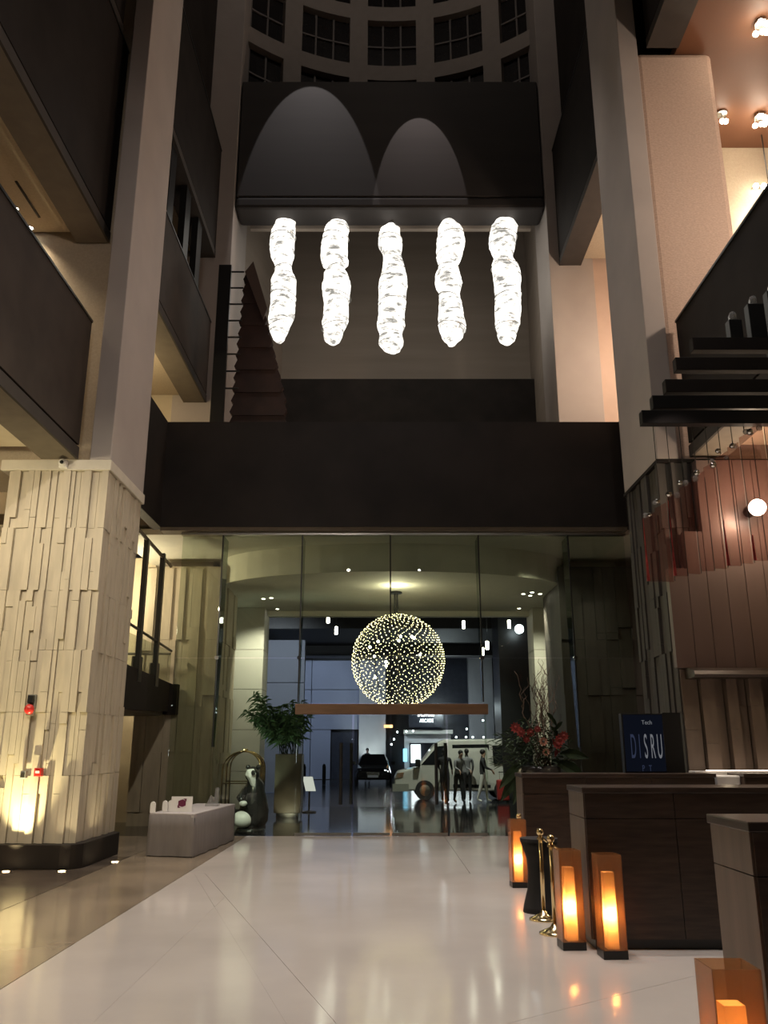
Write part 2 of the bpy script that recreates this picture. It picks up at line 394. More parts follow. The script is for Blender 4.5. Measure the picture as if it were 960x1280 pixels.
sbx('wall_lounge', 'woven_ceiling', (6.4, 10.95, 16.05, 16.3, 6.6, 15.0), 'tan woven wall at the end of the upper lounge')
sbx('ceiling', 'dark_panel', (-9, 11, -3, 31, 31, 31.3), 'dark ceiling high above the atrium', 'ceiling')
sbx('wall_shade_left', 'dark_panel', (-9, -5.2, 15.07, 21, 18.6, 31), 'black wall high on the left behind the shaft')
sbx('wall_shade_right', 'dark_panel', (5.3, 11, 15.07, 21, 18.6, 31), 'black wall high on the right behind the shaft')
# slots and downlights in the gallery ceilings
tag(bx('ceiling_vent', 'dark_panel', (-6.20, -6.16, 12.05, 13.05, 10.835, 10.852)), 'thin dark slot vent in the upper left beige ceiling', 'vent')
def downlight(loc, r, label, group, m='bulb_white', up=False):
    t = thing('downlight', loc, label, 'light', group); s = -1 if not up else 1
    G().lathe([(r, 0), (r * 1.35, s * .004), (r * 1.35, s * .012), (r, s * .012)], loc, 14, cap=False).build('trim_ring', 'steel', t)
    G().lathe([(r * .98, s * .003), (r * .9, s * .008)], loc, 14).build('lens', m, t)
    return t
for p, wh in (((-6.51, 12.79), 'nearer'), ((-6.48, 13.36), 'farther')):
    downlight((*p, 10.85), .06, wh + ' recessed downlight in the beige upper left gallery ceiling', 'downlights in the upper left ceiling')
    spot('downlight_lamp', (p[0], p[1], 10.80), (p[0], p[1] + .1, 8), 160, 110, WARM, .8)
# ================================================================== BRIDGE
br = thing('bridge', (.2, 17.7, 6.27), 'broad dark bronze bridge parapet spanning above the glass entrance', 'bridge', kind='structure')
bx('front_panel', 'dark_bronze', (-4.88, 5.3, 17.7, 17.95, 6.34, 8.79), br)
bx('side_panel', 'dark_bronze', (-5.1, -4.88, 15.07, 17.95, 6.34, 8.79), br)
bx('side_panel', 'dark_bronze', (5.3, 5.5, 15.07, 17.95, 6.34, 8.79), br)
bx('deck', 'soffit', (-8.95, 10.95, 17.95, 20.2, 6.45, 6.7), br)
bx('rear_panel', 'dark_bronze', (-4.3, 4.6, 20.0, 20.2, 6.7, 8.0), br)
bx('soffit', 'soffit', (-4.88, 5.3, 17.72, 18.1, 6.26, 6.34), br)
bx('head_channel', 'steel', (-4.45, 5.3, 17.86, 18.02, 6.20, 6.26), br)

# ================================================================== FAR ATRIUM
shaft('pillar_far_left', -5.7, -4.33, 20.9, 23.1, 6.1, 31, 'pale inner pillar left of the five hanging lights')
shaft('pillar_far_right', 4.67, 5.9, 20.9, 22.6, 6.1, 31, 'pale inner pillar right of the five hanging lights')
sbx('wall_far_left', 'cream', (-9, -5.7, 20.95, 21.3, 6.7, 31), 'cream wall seen below the left middle gallery')
sbx('wall_far_right', 'peach', (5.9, 11, 21.05, 21.4, 6.7, 31), 'warm peach wall right of the far pillar')
bm_ = thing('header_box', (.15, 21.5, 16.9), 'large dark header box above the five hanging lights', 'wall', kind='structure')
bx('face_panel', 'header_dark', (-4.30, 4.64, 20.97, 21.85, 17.12, 21.2), bm_, .04)
bx('lower_panel', 'header_dark', (-4.30, 4.64, 20.93, 21.85, 16.72, 17.10), bm_, .10)
bx('rear_trim', 'brown_wall', (-4.0, 4.4, 21.85, 22.0, 16.66, 16.84), bm_)
sbx('wall_back', 'brown_wall', (-5.2, 7, 27, 27.3, 6, 22), 'brown back wall behind the five hanging lights')
sbx('wall_back_parapet', 'dark_panel', (-5.2, 7, 25.8, 26.1, 6, 13.6), 'near black parapet below the brown back wall')
tag(G().prism([(-4.35, 23.1), (-4.5, 23.1), (-4.1, 27), (-3.6, 27)], 'z', 6, 22).build('wall_return_left', 'brown_wall'), 'brown side wall left of the hanging lights', 'wall', kind='structure')
tag(G().prism([(4.69, 22.6), (4.9, 22.6), (5.7, 27), (5.15, 27)], 'z', 6, 22).build('wall_return_right', 'brown_wall'), 'brown side wall right of the hanging lights', 'wall', kind='structure')
sbx('ceiling_far', 'dark_panel', (-5.2, 7, 21.85, 27.3, 21.2, 21.4), 'dark ceiling behind the header box', 'ceiling')
# curved drum of windows under the dome
CX, CY, R = .27, 16.1, 7.2
dr = thing('wall_drum', (CX, CY + R, 21.2), 'curved wall with rows of dark windows high above the atrium', 'wall', kind='structure')
PITCH = .315; HW = .115; ROWS = [(21.5, 23.4), (24.0, 25.9), (26.5, 28.4), (29.0, 30.8)]
def arc_block(a0, a1, r0, r1, z0, z1, n=4):
    g = G(); pts = [(CX + r0 * math.sin(a0 + (a1 - a0) * i / n), CY + r0 * math.cos(a0 + (a1 - a0) * i / n)) for i in range(n + 1)]
    pts += [(CX + r1 * math.sin(a1 - (a1 - a0) * i / n), CY + r1 * math.cos(a1 - (a1 - a0) * i / n)) for i in range(n + 1)]
    return g.prism(pts, 'z', z0, z1)
for i in range(-2, 3):
    a = i * PITCH
    for z0, z1 in zip([21.2] + [r[1] for r in ROWS], [r[0] for r in ROWS] + [31]):
        arc_block(a - HW, a + HW, R, R + .4, z0, z1).build('sill_band', 'dome_wall', dr)
for i in range(-3, 3):
    a0 = i * PITCH + HW; a1 = (i + 1) * PITCH - HW
    arc_block(a0, a1, R, R + .4, 21.2, 31, 3).build('pier', 'dome_wall', dr)
wn = 1
for i in range(-2, 3):
    a = i * PITCH; side = {-2: 'far left', -1: 'left', 0: 'middle', 1: 'right', 2: 'far right'}[i]
    for k, (z0, z1) in enumerate(ROWS[:3]):
        t = thing('window_%d' % wn, (CX + R * math.sin(a), CY + R * math.cos(a), z0),
                  'dark gridded drum window, %s column, %s row' % (side, ('lowest', 'second', 'third')[k]), 'window', kind='structure'); wn += 1
        arc_block(a - HW, a + HW, R + .25, R + .28, z0, z1).build('pane', 'dome_glass', t)
        for f in (-.36, .36): arc_block(a + f * HW - .004, a + f * HW + .004, R + .19, R + .26, z0, z1, 1).build('muntin', 'muntin', t)
        arc_block(a - HW, a + HW, R + .19, R + .26, (z0 + z1) / 2 - .03, (z0 + z1) / 2 + .03, 2).build('muntin', 'muntin', t)
# ---- five wrapped glass hanging lights
PROF = [[(0, .30), (.10, .37), (.25, .36), (.38, .24), (.42, .26), (.5, .37), (.68, .36), (.80, .38), (.90, .28), (.97, .18), (1, .08)],
        [(0, .26), (.05, .36), (.22, .40), (.33, .40), (.38, .26), (.45, .36), (.55, .42), (.7, .36), (.82, .38), (.92, .28), (.97, .24), (1, .10)],
        [(0, .10), (.05, .30), (.15, .36), (.25, .27), (.35, .32), (.48, .42), (.60, .40), (.72, .38), (.80, .40), (.86, .32), (.93, .36), (.97, .26), (1, .08)],
        [(0, .22), (.06, .38), (.2, .42), (.3, .38), (.36, .28), (.45, .38), (.5, .40), (.60, .30), (.7, .34), (.85, .40), (.93, .30), (1, .10)],
        [(0, .30), (.06, .40), (.18, .40), (.30, .28), (.34, .36), (.42, .42), (.55, .38), (.70, .38), (.82, .36), (.93, .28), (.98, .22), (1, .10)]]
PW = ['first', 'second', 'middle', 'fourth', 'last']
for k, (x, zt, zb) in enumerate(((-2.93, 16.62, 12.75), (-1.40, 16.62, 12.70), (.235, 16.60, 12.42), (1.90, 16.66, 12.66), (3.53, 16.66, 12.70))):
    t = thing('pendant_light', (x, 21.55, zb), '%s glowing wrapped glass pendant from the left in the row of five' % PW[k].capitalize() if k != 2 else 'middle and lowest glowing wrapped glass pendant in the row of five', 'pendant light', 'row of five wrapped glass pendants')
    rng = random.Random(40 + k); vs = []; n = 20; m = 44; ph = rng.uniform(0, 6)
    def rad(f):
        P_ = PROF[k]
        for (f0, r0), (f1, r1) in zip(P_[:-1], P_[1:]):
            if f <= f1: u = (f - f0) / (f1 - f0); u = u * u * (3 - 2 * u); return r0 + (r1 - r0) * u
        return P_[-1][1]
    g = G(); vs = []; fs = []
    for i in range(m + 1):
        f = i / m; r = rad(f) * .98; sx = .05 * math.sin(f * 9 + ph)
        for q in range(n):
            a = 2 * PI * q / n; rr = r * (1 + .06 * math.sin(3 * a + f * 14 + ph) + rng.uniform(-.03, .03))
            vs.append((x + sx + rr * math.cos(a), 21.55 + rr * math.sin(a), zt - (zt - zb) * f))
    for i in range(m):
        for q in range(n): fs.append((i * n + q, (i + 1) * n + q, (i + 1) * n + (q + 1) % n, i * n + (q + 1) % n))
    fs.append(tuple(range(n))); fs.append(tuple(m * n + q for q in range(n)))
    g.add(vs, fs).build('glass_body', 'wrapped_glass', t, smooth=True)
    for f in (.12, .38, .62, .86):
        r = rad(f) * 1.02; z = zt - (zt - zb) * f; sx = .05 * math.sin(f * 9 + ph); tl = rng.uniform(-.10, .10)
        G().tube([(x + sx + r * math.cos(2 * PI * q / 20), 21.55 + r * math.sin(2 * PI * q / 20), z + tl * math.cos(2 * PI * q / 20)) for q in range(21)], .012, 5).build('wire_band', 'steel', t)
    G().tube([(x, 21.55, zt - .1), (x, 21.55, 16.73)], .05, 8).build('stem', 'steel', t)
# downlights that draw the two scallops on the header box
spot('header_wash_lamp', (-2.2, 18.43, 24.0), (-2.2, 20.93, 18.4), 620, 33, (1, .93, .92), .08, .01)
spot('header_wash_lamp', (1.05, 18.93, 22.5), (1.05, 20.93, 18.0), 480, 28, (1, .86, .82), .08, .01)

# ---- stepped shingle sculpture and ladder on the bridge
t = thing('shingle_sculpture', (-3.1, 19.2, 6.7), 'tall dark red shingled sculpture with a saw-tooth edge on the bridge', 'sculpture')
for k in range(22):
    z0 = 13.55 - .305 * k; f = k / 21; xl = -3.56 - .30 * f; xr = (-3.30 + .88 * f / .55) if f < .55 else -2.42 - .12 * (f - .55)
    G().prism([(xl + .06, z0), (xr - .03, z0 - .03), (xr + .04, z0 - .20), (xr - .02, z0 - .36), (xl + .02, z0 - .36), (xl - .05, z0 - .27)], 'y', 19.10 + .03 * (k % 2), 19.32 + .03 * (k % 2)).build('shingle', 'shingle', t)
G().prism([(-3.56, 13.45), (-3.36, 13.75), (-2.95, 12.4), (-3.05, 12.1)], 'y', 19.02, 19.10).build('facet', 'facet_brown', t)
bx('core', 'shingle', (-3.45, -2.75, 19.15, 19.3, 6.7, 8.3), t)
t = thing('ladder_frame', (-4.0, 18.9, 6.7), 'black upright post with thin rungs beside the shingled sculpture', 'ladder')
bx('post', 'black_metal', (-4.20, -3.88, 18.85, 18.98, 6.7, 13.55), t, .01)
for k in range(8):
    z = 13.38 - .46 * k; G().tube([(-3.92, 18.92, z), (-3.56, 18.92, z)], .022, 6).build('rung', 'black_metal', t)

# ================================================================== GLASS ENTRANCE WALL
MUL = [-4.43, -3.53, -1.79, .14, 2.07, 4.04, 5.28]
gw = thing('glass_wall', (.2, 17.95, 0), 'tall frameless glass wall with hanging glass fins under the bridge', 'glass wall', kind='structure')
for a, b in zip(MUL[:-1], MUL[1:]):
    bx('pane', 'clear_glass', (a + .008, b - .008, 17.94, 17.955, 3.54, 6.2), gw)
    door_bay = a > -1.9 and b < 2.2
    bx('pane', 'clear_glass', (a + .008, b - .008, 17.94, 17.955, 2.60 if door_bay else .02, 3.525), gw)
for i, x in enumerate(MUL[1:-1]):
    zb = 1.72 if i in (0, 4) else 2.62
    fin = G().prism([(17.965, 6.2), (18.5, 6.2), (18.40, (6.2 + zb) / 2), (18.10, zb), (17.965, zb)], 'x', x - .012, x + .012).build('fin', 'fin_glass', gw)
    bx('fin_edge', 'black_metal', (x - .014, x + .014, 17.90, 17.938, zb, 6.2), gw)
    G().tube([(x, 17.93, 3.53), (x, 17.86, 3.53)], .045, 10).build('patch_fitting', 'chrome', gw)
bx('transom', 'transom_wood', (-1.84, 2.16, 17.84, 18.04, 2.37, 2.58), gw, .008)
# glass door leaves with long pull bars
for i, (a, b, hx, lab) in enumerate(((-1.80, -.66, -.78, 'frameless glass door leaf left of the parked black car'), (-.62, .12, None, 'frameless glass door leaf in front of the parked black car'), (.16, 1.28, 1.16, 'frameless glass door leaf in front of the white van cab'), (1.32, 2.12, None, 'frameless glass door leaf before the group of travellers'))):
    t = thing('door_%d' % (i + 1), ((a + b) / 2, 17.98, 0), lab, 'door', kind='structure')
    bx('pane', 'clear_glass', (a, b, 17.96, 17.972, .02, 2.36), t)
    if hx is not None:
        for yy in (17.88, 18.05):
            h = G().tube([(hx + (yy - 17.96) * 1.2, yy, .60), (hx + (yy - 17.96) * 1.2, yy, 1.80)], .035, 10).build('pull_bar', 'black_metal', t)
    bx('bottom_rail', 'steel', (a, b, 17.955, 17.977, .005, .06), t)

# ================================================================== VESTIBULE
cl = thing('ceiling_vestibule', (.2, 21, 5.6), 'pale olive vestibule ceiling with a curved dropped edge', 'ceiling', kind='structure')
bx('upper_ceiling', 'white_ceiling', (-6, 6.6, 18.1, 24.6, 6.26, 6.4), cl)
pts = [(-4.2, 24.6)] + [(.2 + 4.4 * math.cos(PI - PI * i / 24), 21.2 - 2.3 * math.sin(PI * i / 24)) for i in range(25)] + [(4.6, 24.6)]
G().prism(pts, 'z', 5.6, 6.26).build('dropped_ceiling', 'white_ceiling', cl)
bx('lintel', 'white_ceiling', (-6, 6.6, 24.6, 24.9, 5.45, 6.8), cl)
def pale_col(name, x0, x1, y0, y1, z1, label):
    t = thing(name, ((x0 + x1) / 2, (y0 + y1) / 2, 0), label, 'column', kind='structure')
    zz = [0, 1.1, 2.2, 3.3, 4.4, z1]
    for a, b in zip(zz[:-1], zz[1:]): bx('stone_panel', 'pale_column', (x0, x1, y0, y1, a + .006, b - .006), t, .006)
    bx('core', 'joint', (x0 + .02, x1 - .02, y0 + .02, y1 - .02, 0, z1), t)
pale_col('pillar_outer_left', -4.40, -3.42, 24.0, 25.0, 5.6, 'pale square column behind the bamboo planter')
pale_col('pillar_outer_right', 4.26, 5.9, 24.0, 25.0, 5.6, 'pale square column behind the flower arrangement')
B2 = [.3, 1.6, 2.9, 4.2, 5.95]
pb = thing('pillar_back_left', (-4.9, 21.3, 0), 'sandstone strip pillar standing behind the left glass pane', 'pillar', kind='structure')
bx('core', 'sandstone', (-5.85, -3.98, 20.25, 22.4, 0, 6.0), pb)
clad(pb, 'sandstone', 'front', -5.85, -3.95, 20.25, B2, 31, .14, .26)
clad(pb, 'sandstone', 'xpos', 20.25, 22.4, -3.98, B2, 32, .2, .4, (.02, .06), .3)
pb = thing('pillar_back_right', (5.2, 21.3, 0), 'unlit strip pillar standing behind the right glass pane', 'pillar', kind='structure')
bx('core', 'slate', (4.28, 6.6, 20.25, 22.4, 0, 6.0), pb)  # shade on this pillar is put into its stone colour
clad(pb, 'slate', 'front', 4.25, 6.6, 20.25, B2, 33, .18, .34)
DL = ['left one of the downlight pair above the bamboo', 'right one of the downlight pair above the bamboo', 'single downlight at the ceiling edge above the bamboo',
      'leftmost downlight of the cluster above the flowers', 'nearest downlight of the cluster above the flowers', 'middle lower downlight of the cluster above the flowers', 'rightmost downlight of the cluster above the flowers', 'single downlight at the ceiling edge above the flowers']
for p in ((-3.26, 22.48), (-3.03, 22.35), (-3.09, 24.2), (3.65, 21.75), (3.84, 21.52), (3.87, 21.99), (4.09, 21.75), (3.9, 24.08)):
    downlight((*p, 5.6), .055, DL.pop(0), 'vestibule downlights ' + ('left' if p[0] < 0 else 'right'))
spot('vestibule_lamp', (-3.1, 22.6, 5.5), (-3.7, 24.2, 2.0), 380, 95, (1, .92, .74), .7)
spot('vestibule_lamp', (3.85, 22.0, 5.5), (4.6, 24.2, 1.5), 420, 90, (1, .92, .74), .7)
spot('vestibule_lamp', (3.2, 18.9, 5.9), (4.9, 20.3, 2.5), 90, 100, (1, .95, .70), .8)
point('vestibule_lamp', (.3, 20.6, 5.3), 40, (1, .90, .62), .1)
# ---- sphere chandelier
SX, SY, SZ, SR = .36, 21.5, 3.84, 1.17
t = thing('sphere_chandelier', (SX, SY, SZ), 'large spherical chandelier of tiny golden lights hanging in the vestibule', 'chandelier')
g = G()
NB = 1150; r = .0125; rb = random.Random(2)
for i in range(NB):
    zz = 1 - 2 * (i + .5) / NB; a = i * PI * (3 - math.sqrt(5)); q = math.sqrt(1 - zz * zz); j = SR * (1 + rb.uniform(-.012, .012))
    c = Vector((SX + j * q * math.cos(a), SY + j * q * math.sin(a), SZ + j * zz))
    g.add([c + Vector(d) * r for d in ((1, 0, 0), (-1, 0, 0), (0, 1, 0), (0, -1, 0), (0, 0, 1), (0, 0, -1))],
          [(0, 2, 4), (2, 1, 4), (1, 3, 4), (3, 0, 4), (2, 0, 5), (1, 2, 5), (3, 1, 5), (0, 3, 5)])
tag(g.build('light_beads', 'bead_light', t), kind='stuff')
for k in range(6):
    a = PI * k / 6
    G().tube([(SX + SR * math.sin(2 * PI * q / 32) * math.cos(a), SY + SR * math.sin(2 * PI * q / 32) * math.sin(a), SZ + SR * math.cos(2 * PI * q / 32)) for q in range(33)], .007, 4).build('frame_hoop', 'black_metal', t)
for zf in (-.6, 0, .6):
    rr = SR * math.sqrt(1 - zf * zf); G().tube([(SX + rr * math.cos(2 * PI * q / 40), SY + rr * math.sin(2 * PI * q / 40), SZ + SR * zf) for q in range(41)], .007, 4).build('frame_ring', 'black_metal', t)
G().tube([(SX - .08, SY, SZ + SR), (SX - .08, SY, 5.6)], .022, 8).build('rod', 'black_metal', t)
G().tube([(SX - .02, SY, SZ + SR), (SX - .02, SY, 5.6)], .022, 8).build('rod', 'black_metal', t)
G().lathe([(.16, 0), (.16, .04)], (SX - .05, SY, 5.555), 16).build('ceiling_plate', 'black_metal', t)
for k in range(11):
    th = rnd.uniform(.6, 2.5); a = rnd.uniform(PI, 2 * PI); rr = SR * rnd.uniform(.5, .85)
    G().ball((SX + rr * math.sin(th) * math.cos(a), SY + rr * math.sin(th) * math.sin(a), SZ + rr * math.cos(th)), .034, 8, 6).build('bulb', 'bulb_white', t)

# ================================================================== MEZZANINE AT LEFT
t = thing('mezzanine_balcony', (-5.0, 19, 2.4), 'small dark mezzanine landing box between the two sandstone pillars', 'balcony', kind='structure')
G().prism([(15.2, 2.38), (20.2, 2.52), (20.2, 3.16), (15.2, 3.30)], 'x', -5.12, -5.0).build('parapet', 'dark_panel', t)
bx('end_panel', 'dark_panel', (-5.12, -4.82, 19.95, 20.2, 2.45, 3.14), t)
bx('deck', 'soffit', (-8.9, -5.12, 15.2, 20.2, 2.42, 2.6), t)
for y in (17.4, 18.75):
    p = bx('post', 'black_metal', (-5.10, -5.0, y - .06, y + .06, 3.15, 5.98), t)
    bx('post_shoe', 'black_metal', (-5.14, -4.98, y - .12, y + .12, 3.0, 3.5), p)
G().tube([(-5.05, 15.5, 4.12), (-5.05, 20.1, 3.92)], .03, 8).build('handrail', 'black_metal', t)
G().tube([(-5.05, 20.05, 3.85), (-7.5, 20.05, 3.85)], .03, 8).build('handrail', 'black_metal', t)
G().tube([(-5.05, 15.5, 6.1), (-5.05, 19.5, 5.85)], .04, 8).build('top_rail', 'soffit', t)
bx('guard_glass', 'clear_glass', (-5.06, -5.045, 15.5, 20.1, 3.2, 3.9), t)
point('mezzanine_lamp', (-6.9, 19.5, 5.3), 300, (1, .86, .55), .12)
sbx('wall_lower_left', 'cream', (-9, -5.9, 21.3, 21.6, 0, 6.45), 'cream wall behind the mezzanine landing')
t = thing('blue_screen', (-6.95, 21.25, 3.0), 'small blue lit screen seen past the sandstone pillar edge', 'screen')
bx('housing', 'black_metal', (-7.35, -6.5, 21.2, 21.298, 2.9, 4.4), t); bx('display', 'blue_screen', (-7.30, -6.55, 21.17, 21.2, 3.3, 4.1), t)

# ================================================================== OUTSIDE
cn = thing('canopy', (0, 36, 6.6), 'dark flat canopy over the driveway with long beams', 'canopy', kind='structure')
bx('underside', 'canopy_dark', (-14, 16, 24.9, 50, 6.9, 7.2), cn)
for x in (-6.2, 9.0): bx('beam', 'canopy_dark', (x - .3, x + .3, 24.9, 50, 6.2, 6.9), cn)
G().tube([(-5.7, 24.9, 6.2), (-5.7, 50, 6.2)], .12, 8).build('gutter', 'steel', cn)
for y in (34, 44): bx('cross_beam', 'canopy_dark', (-6, 9, y, y + .4, 6.4, 6.9), cn)
hw = thing('wall_driveway', (-6, 52, 0), 'blue lit panelled wall across the driveway', 'wall', kind='structure')
for i, x in enumerate((-18, -14.6, -11.2, -7.8, -4.4)):
    for z0, z1 in ((0, 2.85), (2.85, 5.2), (5.2, 9)):
        x1 = x + 3.38 if i < 4 else -3.2 if z0 == 0 else -1.5
        bx('wall_panel', 'blue_wall', (x + .02, x1, 52, 52.4, z0 + .02, z1 - .02), hw)
bx('door_recess', 'shop_dark', (-3.2, -1.6, 52.3, 52.5, 0, 2.85), hw)
bx('concrete_pier', 'grey_concrete', (-1.5, .1, 51.8, 52.4, 0, 9), hw)
nw = thing('wall_forecourt', (-6.5, 36, 0), 'grey panelled wall left of the driveway behind the bamboo', 'wall', kind='structure')
for x0, x1 in ((-11, -8.2), (-8.2, -5.6), (-5.6, -3.35)):
    for z0, z1 in ((0, 2.2), (2.2, 4.4), (4.4, 6.2)): bx('wall_panel', 'blue_wall', (x0 + .015, x1 - .015, 36, 36.4, z0 + .015, z1 - .015), nw)
shp = thing('shop_front', (3.5, 55, 0), 'dark glazed arcade front with lit sign and small lights', 'building', kind='structure')
bx('wall', 'shop_dark', (.0, 26, 55, 55.5, 0, 9), shp)
bx('side_column', 'grey_concrete', (5.3, 6.8, 53.5, 54.2, 0, 9), shp)
bx('awning', 'pale_column', (1.2, 4.2, 52.9, 54, 2.62, 2.86), shp)
bx('portal_head', 'white_plastic', (1.25, 4.1, 53.4, 54, 2.1, 2.6), shp)
bx('portal_jamb', 'white_plastic', (1.25, 1.55, 53.4, 54, 0, 2.1), shp)
bx('sign_board', 'shop_dark', (1.5, 3.6, 52.5, 52.6, 3.0, 4.2), shp)
bx('shop_window', 'shop_light', (1.7, 2.3, 54.85, 54.95, .9, 2.0), shp)
bx('light_strip', 'shop_light', (3.6, 5.3, 53.2, 53.3, 1.28, 1.72), shp)
bx('side_screen', 'teal_light', (1.16, 1.4, 52.9, 53.0, 1.0, 1.75), shp)
bx('lit_panel', 'orange_light', (.0, .52, 51.6, 51.7, 2.95, 3.12), shp)
for x, z in ((.8, 2.72), (1.35, 2.75), (1.75, 2.78), (.6, 2.3), (.45, 2.0), (4.35, 2.42), (4.95, 2.42), (5.35, 2.42), (6.0, 2.42), (5.0, 2.9), (6.0, 3.4)):
    G().ball((x, 52.4, z), .055, 8, 6).build('lamp_globe', 'cool_light', shp)
def text(name, s, loc, rot, size, m, parent, extrude=.01, sx=1.):
    c = bpy.data.curves.new(name, 'FONT'); c.body = s; c.size = size; c.extrude = extrude; c.align_x = 'CENTER'; c.align_y = 'CENTER'
    o = bpy.data.objects.new(name, c); COL.objects.link(o)
    dg = bpy.context.evaluated_depsgraph_get(); me = bpy.data.meshes.new_from_object(o.evaluated_get(dg))
    bpy.data.objects.remove(o); me.materials.clear(); me.materials.append(MATS[m])
    q = bpy.data.objects.new(name, me); COL.objects.link(q); q.rotation_euler = rot; q.scale = (sx, 1, 1)
    q.parent = parent; q.location = Vector(loc) - wl(parent)
    return q
text('lettering', 'SHOPPING', (2.55, 52.45, 3.72), (PI / 2, 0, 0), .30, 'sign_white', shp, .02, .72)
text('lettering', 'ARCADE', (2.58, 52.45, 3.38), (PI / 2, 0, 0), .30, 'sign_white', shp, .02, .72)
sbx('pillar_drive_right', 'black_metal', (4.1, 6.3, 30.2, 32, 0, 6.9), 'black driveway pillar behind the flower arrangement', 'pillar')
CL = ['white canister lamp under the canopy, leftmost above the wooden transom', 'white canister lamp just right of the leftmost one under the canopy', 'white canister lamp directly right of the sphere chandelier top', 'white canister lamp beside the bright round lamp', 'lowest white canister lamp right of the sphere chandelier', 'white canister lamp between the chandelier and the black driveway pillar']
for x, y, z in ((-1.8, 27, 5.6), (-1.65, 29, 5.5), (2.75, 29, 5.7), (4.1, 27.5, 5.5), (3.3, 27, 4.75), (3.5, 30, 4.9)):
    t = thing('canopy_lamp', (x, y, z), CL.pop(0), 'lamp', 'canister lamps under the canopy')  # glowing canisters added where white spots reflect in the glass
    G().lathe([(.05, 0), (.05, .26)], (x, y, z), 10).build('tube', 'bulb_white', t); G().tube([(x, y, z + .26), (x, y, 6.9)], .008, 5).build('cable', 'black_metal', t)
t = thing('globe_lamp', (4.75, 29.5, 5.55), 'bright round white lamp under the dark canopy right of the chandelier', 'lamp')  # glowing globe added for the largest spot reflected in the glass
G().ball((4.75, 29.5, 5.75), .16, 14, 10).build('globe', 'cool_light', t, smooth=True); G().tube([(4.75, 29.5, 5.9), (4.75, 29.5, 6.9)], .015, 6).build('stem', 'black_metal', t)
# driveway lamps
spot('driveway_lamp', (-4.5, 45, 6.8), (-3.5, 52, 3), 1700, 110, (.62, .70, 1), .8)
spot('driveway_lamp', (-12, 44, 6.8), (-12, 52, 2), 1600, 100, (.60, .68, 1), .8)
spot('driveway_lamp', (-.7, 50.4, .2), (-.7, 52, 4), 520, 80, (.9, .95, 1), .8)
spot('driveway_lamp', (2.2, 27.6, 6.8), (2.4, 30.4, .8), 1500, 70, (.98, 1, .94), .8)
spot('driveway_lamp', (-4.4, 31, 6.0), (-4.6, 36, 3), 800, 120, (.80, .84, 1), .8)
point('arcade_lamp', (3.5, 50.5, 4.0), 260, (.8, .88, 1), .2)
# ---- vehicles
def wheel(parent, x, y, z, r, w_, face=-1):
    tw = G(); n = 18
    prof = [(r * .55, -w_ / 2), (r * .95, -w_ / 2), (r, -w_ * .3), (r, w_ * .3), (r * .95, w_ / 2), (r * .55, w_ / 2)]
    vs = []; fs = []
    for rr, d in prof:
        for k in range(n): a = 2 * PI * k / n; vs.append((x + rr * math.cos(a), y + d, z + rr * math.sin(a)))
    for i in range(len(prof) - 1):
        for k in range(n): fs.append((i * n + k, i * n + (k + 1) % n, (i + 1) * n + (k + 1) % n, (i + 1) * n + k))
    wo = tw.add(vs, fs).build('wheel', 'rubber', parent, smooth=False)
    h = G(); vs = [(x, y + face * w_ * .42, z)] + [(x + r * .6 * math.cos(2 * PI * k / n), y + face * w_ * .3, z + r * .6 * math.sin(2 * PI * k / n)) for k in range(n)]
    h.add(vs, [(0, 1 + k, 1 + (k + 1) % n) for k in range(n)]); h.build('hub_cap', 'steel', wo)
def loft_body(side, half, tuck, y_mid, name, m, parent, bevel=.05):
    """side profile in x,z; half width; upper points tucked in by tuck(z)"""
    g = G(); n = len(side); vs = []
    for sgn in (-1, 1):
        for x, z in side: vs.append((x, y_mid + sgn * (half - tuck(z)), z))
    fs = [tuple(range(n)), tuple(range(2 * n - 1, n - 1, -1))] + [(i, i + n, (i + 1) % n + n, (i + 1) % n) for i in range(n)]
    return g.add(vs, fs).build(name, m, parent, bevel=bevel, seg=3)
VX, VY = .35, 31.1
t = thing('passenger_van', (VX + 2.2, VY, 0), 'white passenger van with its side door open on the driveway', 'van')
tk = lambda z: 0 if z < 1.1 else (z - 1.1) * .16
loft_body([(VX + .02, .32), (VX, .72), (VX + .12, .95), (VX + .82, 1.10), (VX + 1.42, 1.86), (VX + 1.75, 2.02), (VX + 4.1, 2.04), (VX + 4.28, 1.95), (VX + 4.5, 1.25), (VX + 4.62, .45), (VX + 4.55, .30)], .88, tk, VY, 'body', 'white_paint', t, .06)
def vq(name, m, pts, parent, off=-.015):
    g = G(); n = len(pts)
    vs = [(VX + x, VY - .88 + tk(z) + off, z) for x, z in pts] + [(VX + x, VY - .88 + tk(z) + .02, z) for x, z in pts]
    g.add(vs, [tuple(range(n))] + [tuple(range(2 * n - 1, n - 1, -1))] + [(i, i + n, (i + 1) % n + n, (i + 1) % n) for i in range(n)]); return g.build(name, m, parent)
vq('cab_window', 'car_glass', [(.93, 1.17), (1.5, 1.78), (1.85, 1.82), (1.85, 1.17)], t)
vq('door_opening', 'car_glass', [(2.02, .42), (2.02, 1.84), (3.3, 1.86), (3.3, .42)], t, -.01)  # dark panel on the body side stands for the unlit interior
vq('rear_window', 'car_glass', [(3.42, 1.22), (3.42, 1.82), (4.12, 1.82), (4.3, 1.22)], t)
vq('bumper', 'grey_plastic', [(-.06, .30), (-.06, .55), (.5, .55), (.5, .30)], t, -.03)
d = vq('cab_door', 'white_paint', [(.95, .45), (.95, 1.14), (1.88, 1.14), (1.88, .45)], t, -.022); vq('door_handle', 'black_metal', [(1.62, .98), (1.62, 1.03), (1.82, 1.03), (1.82, .98)], d, -.045)
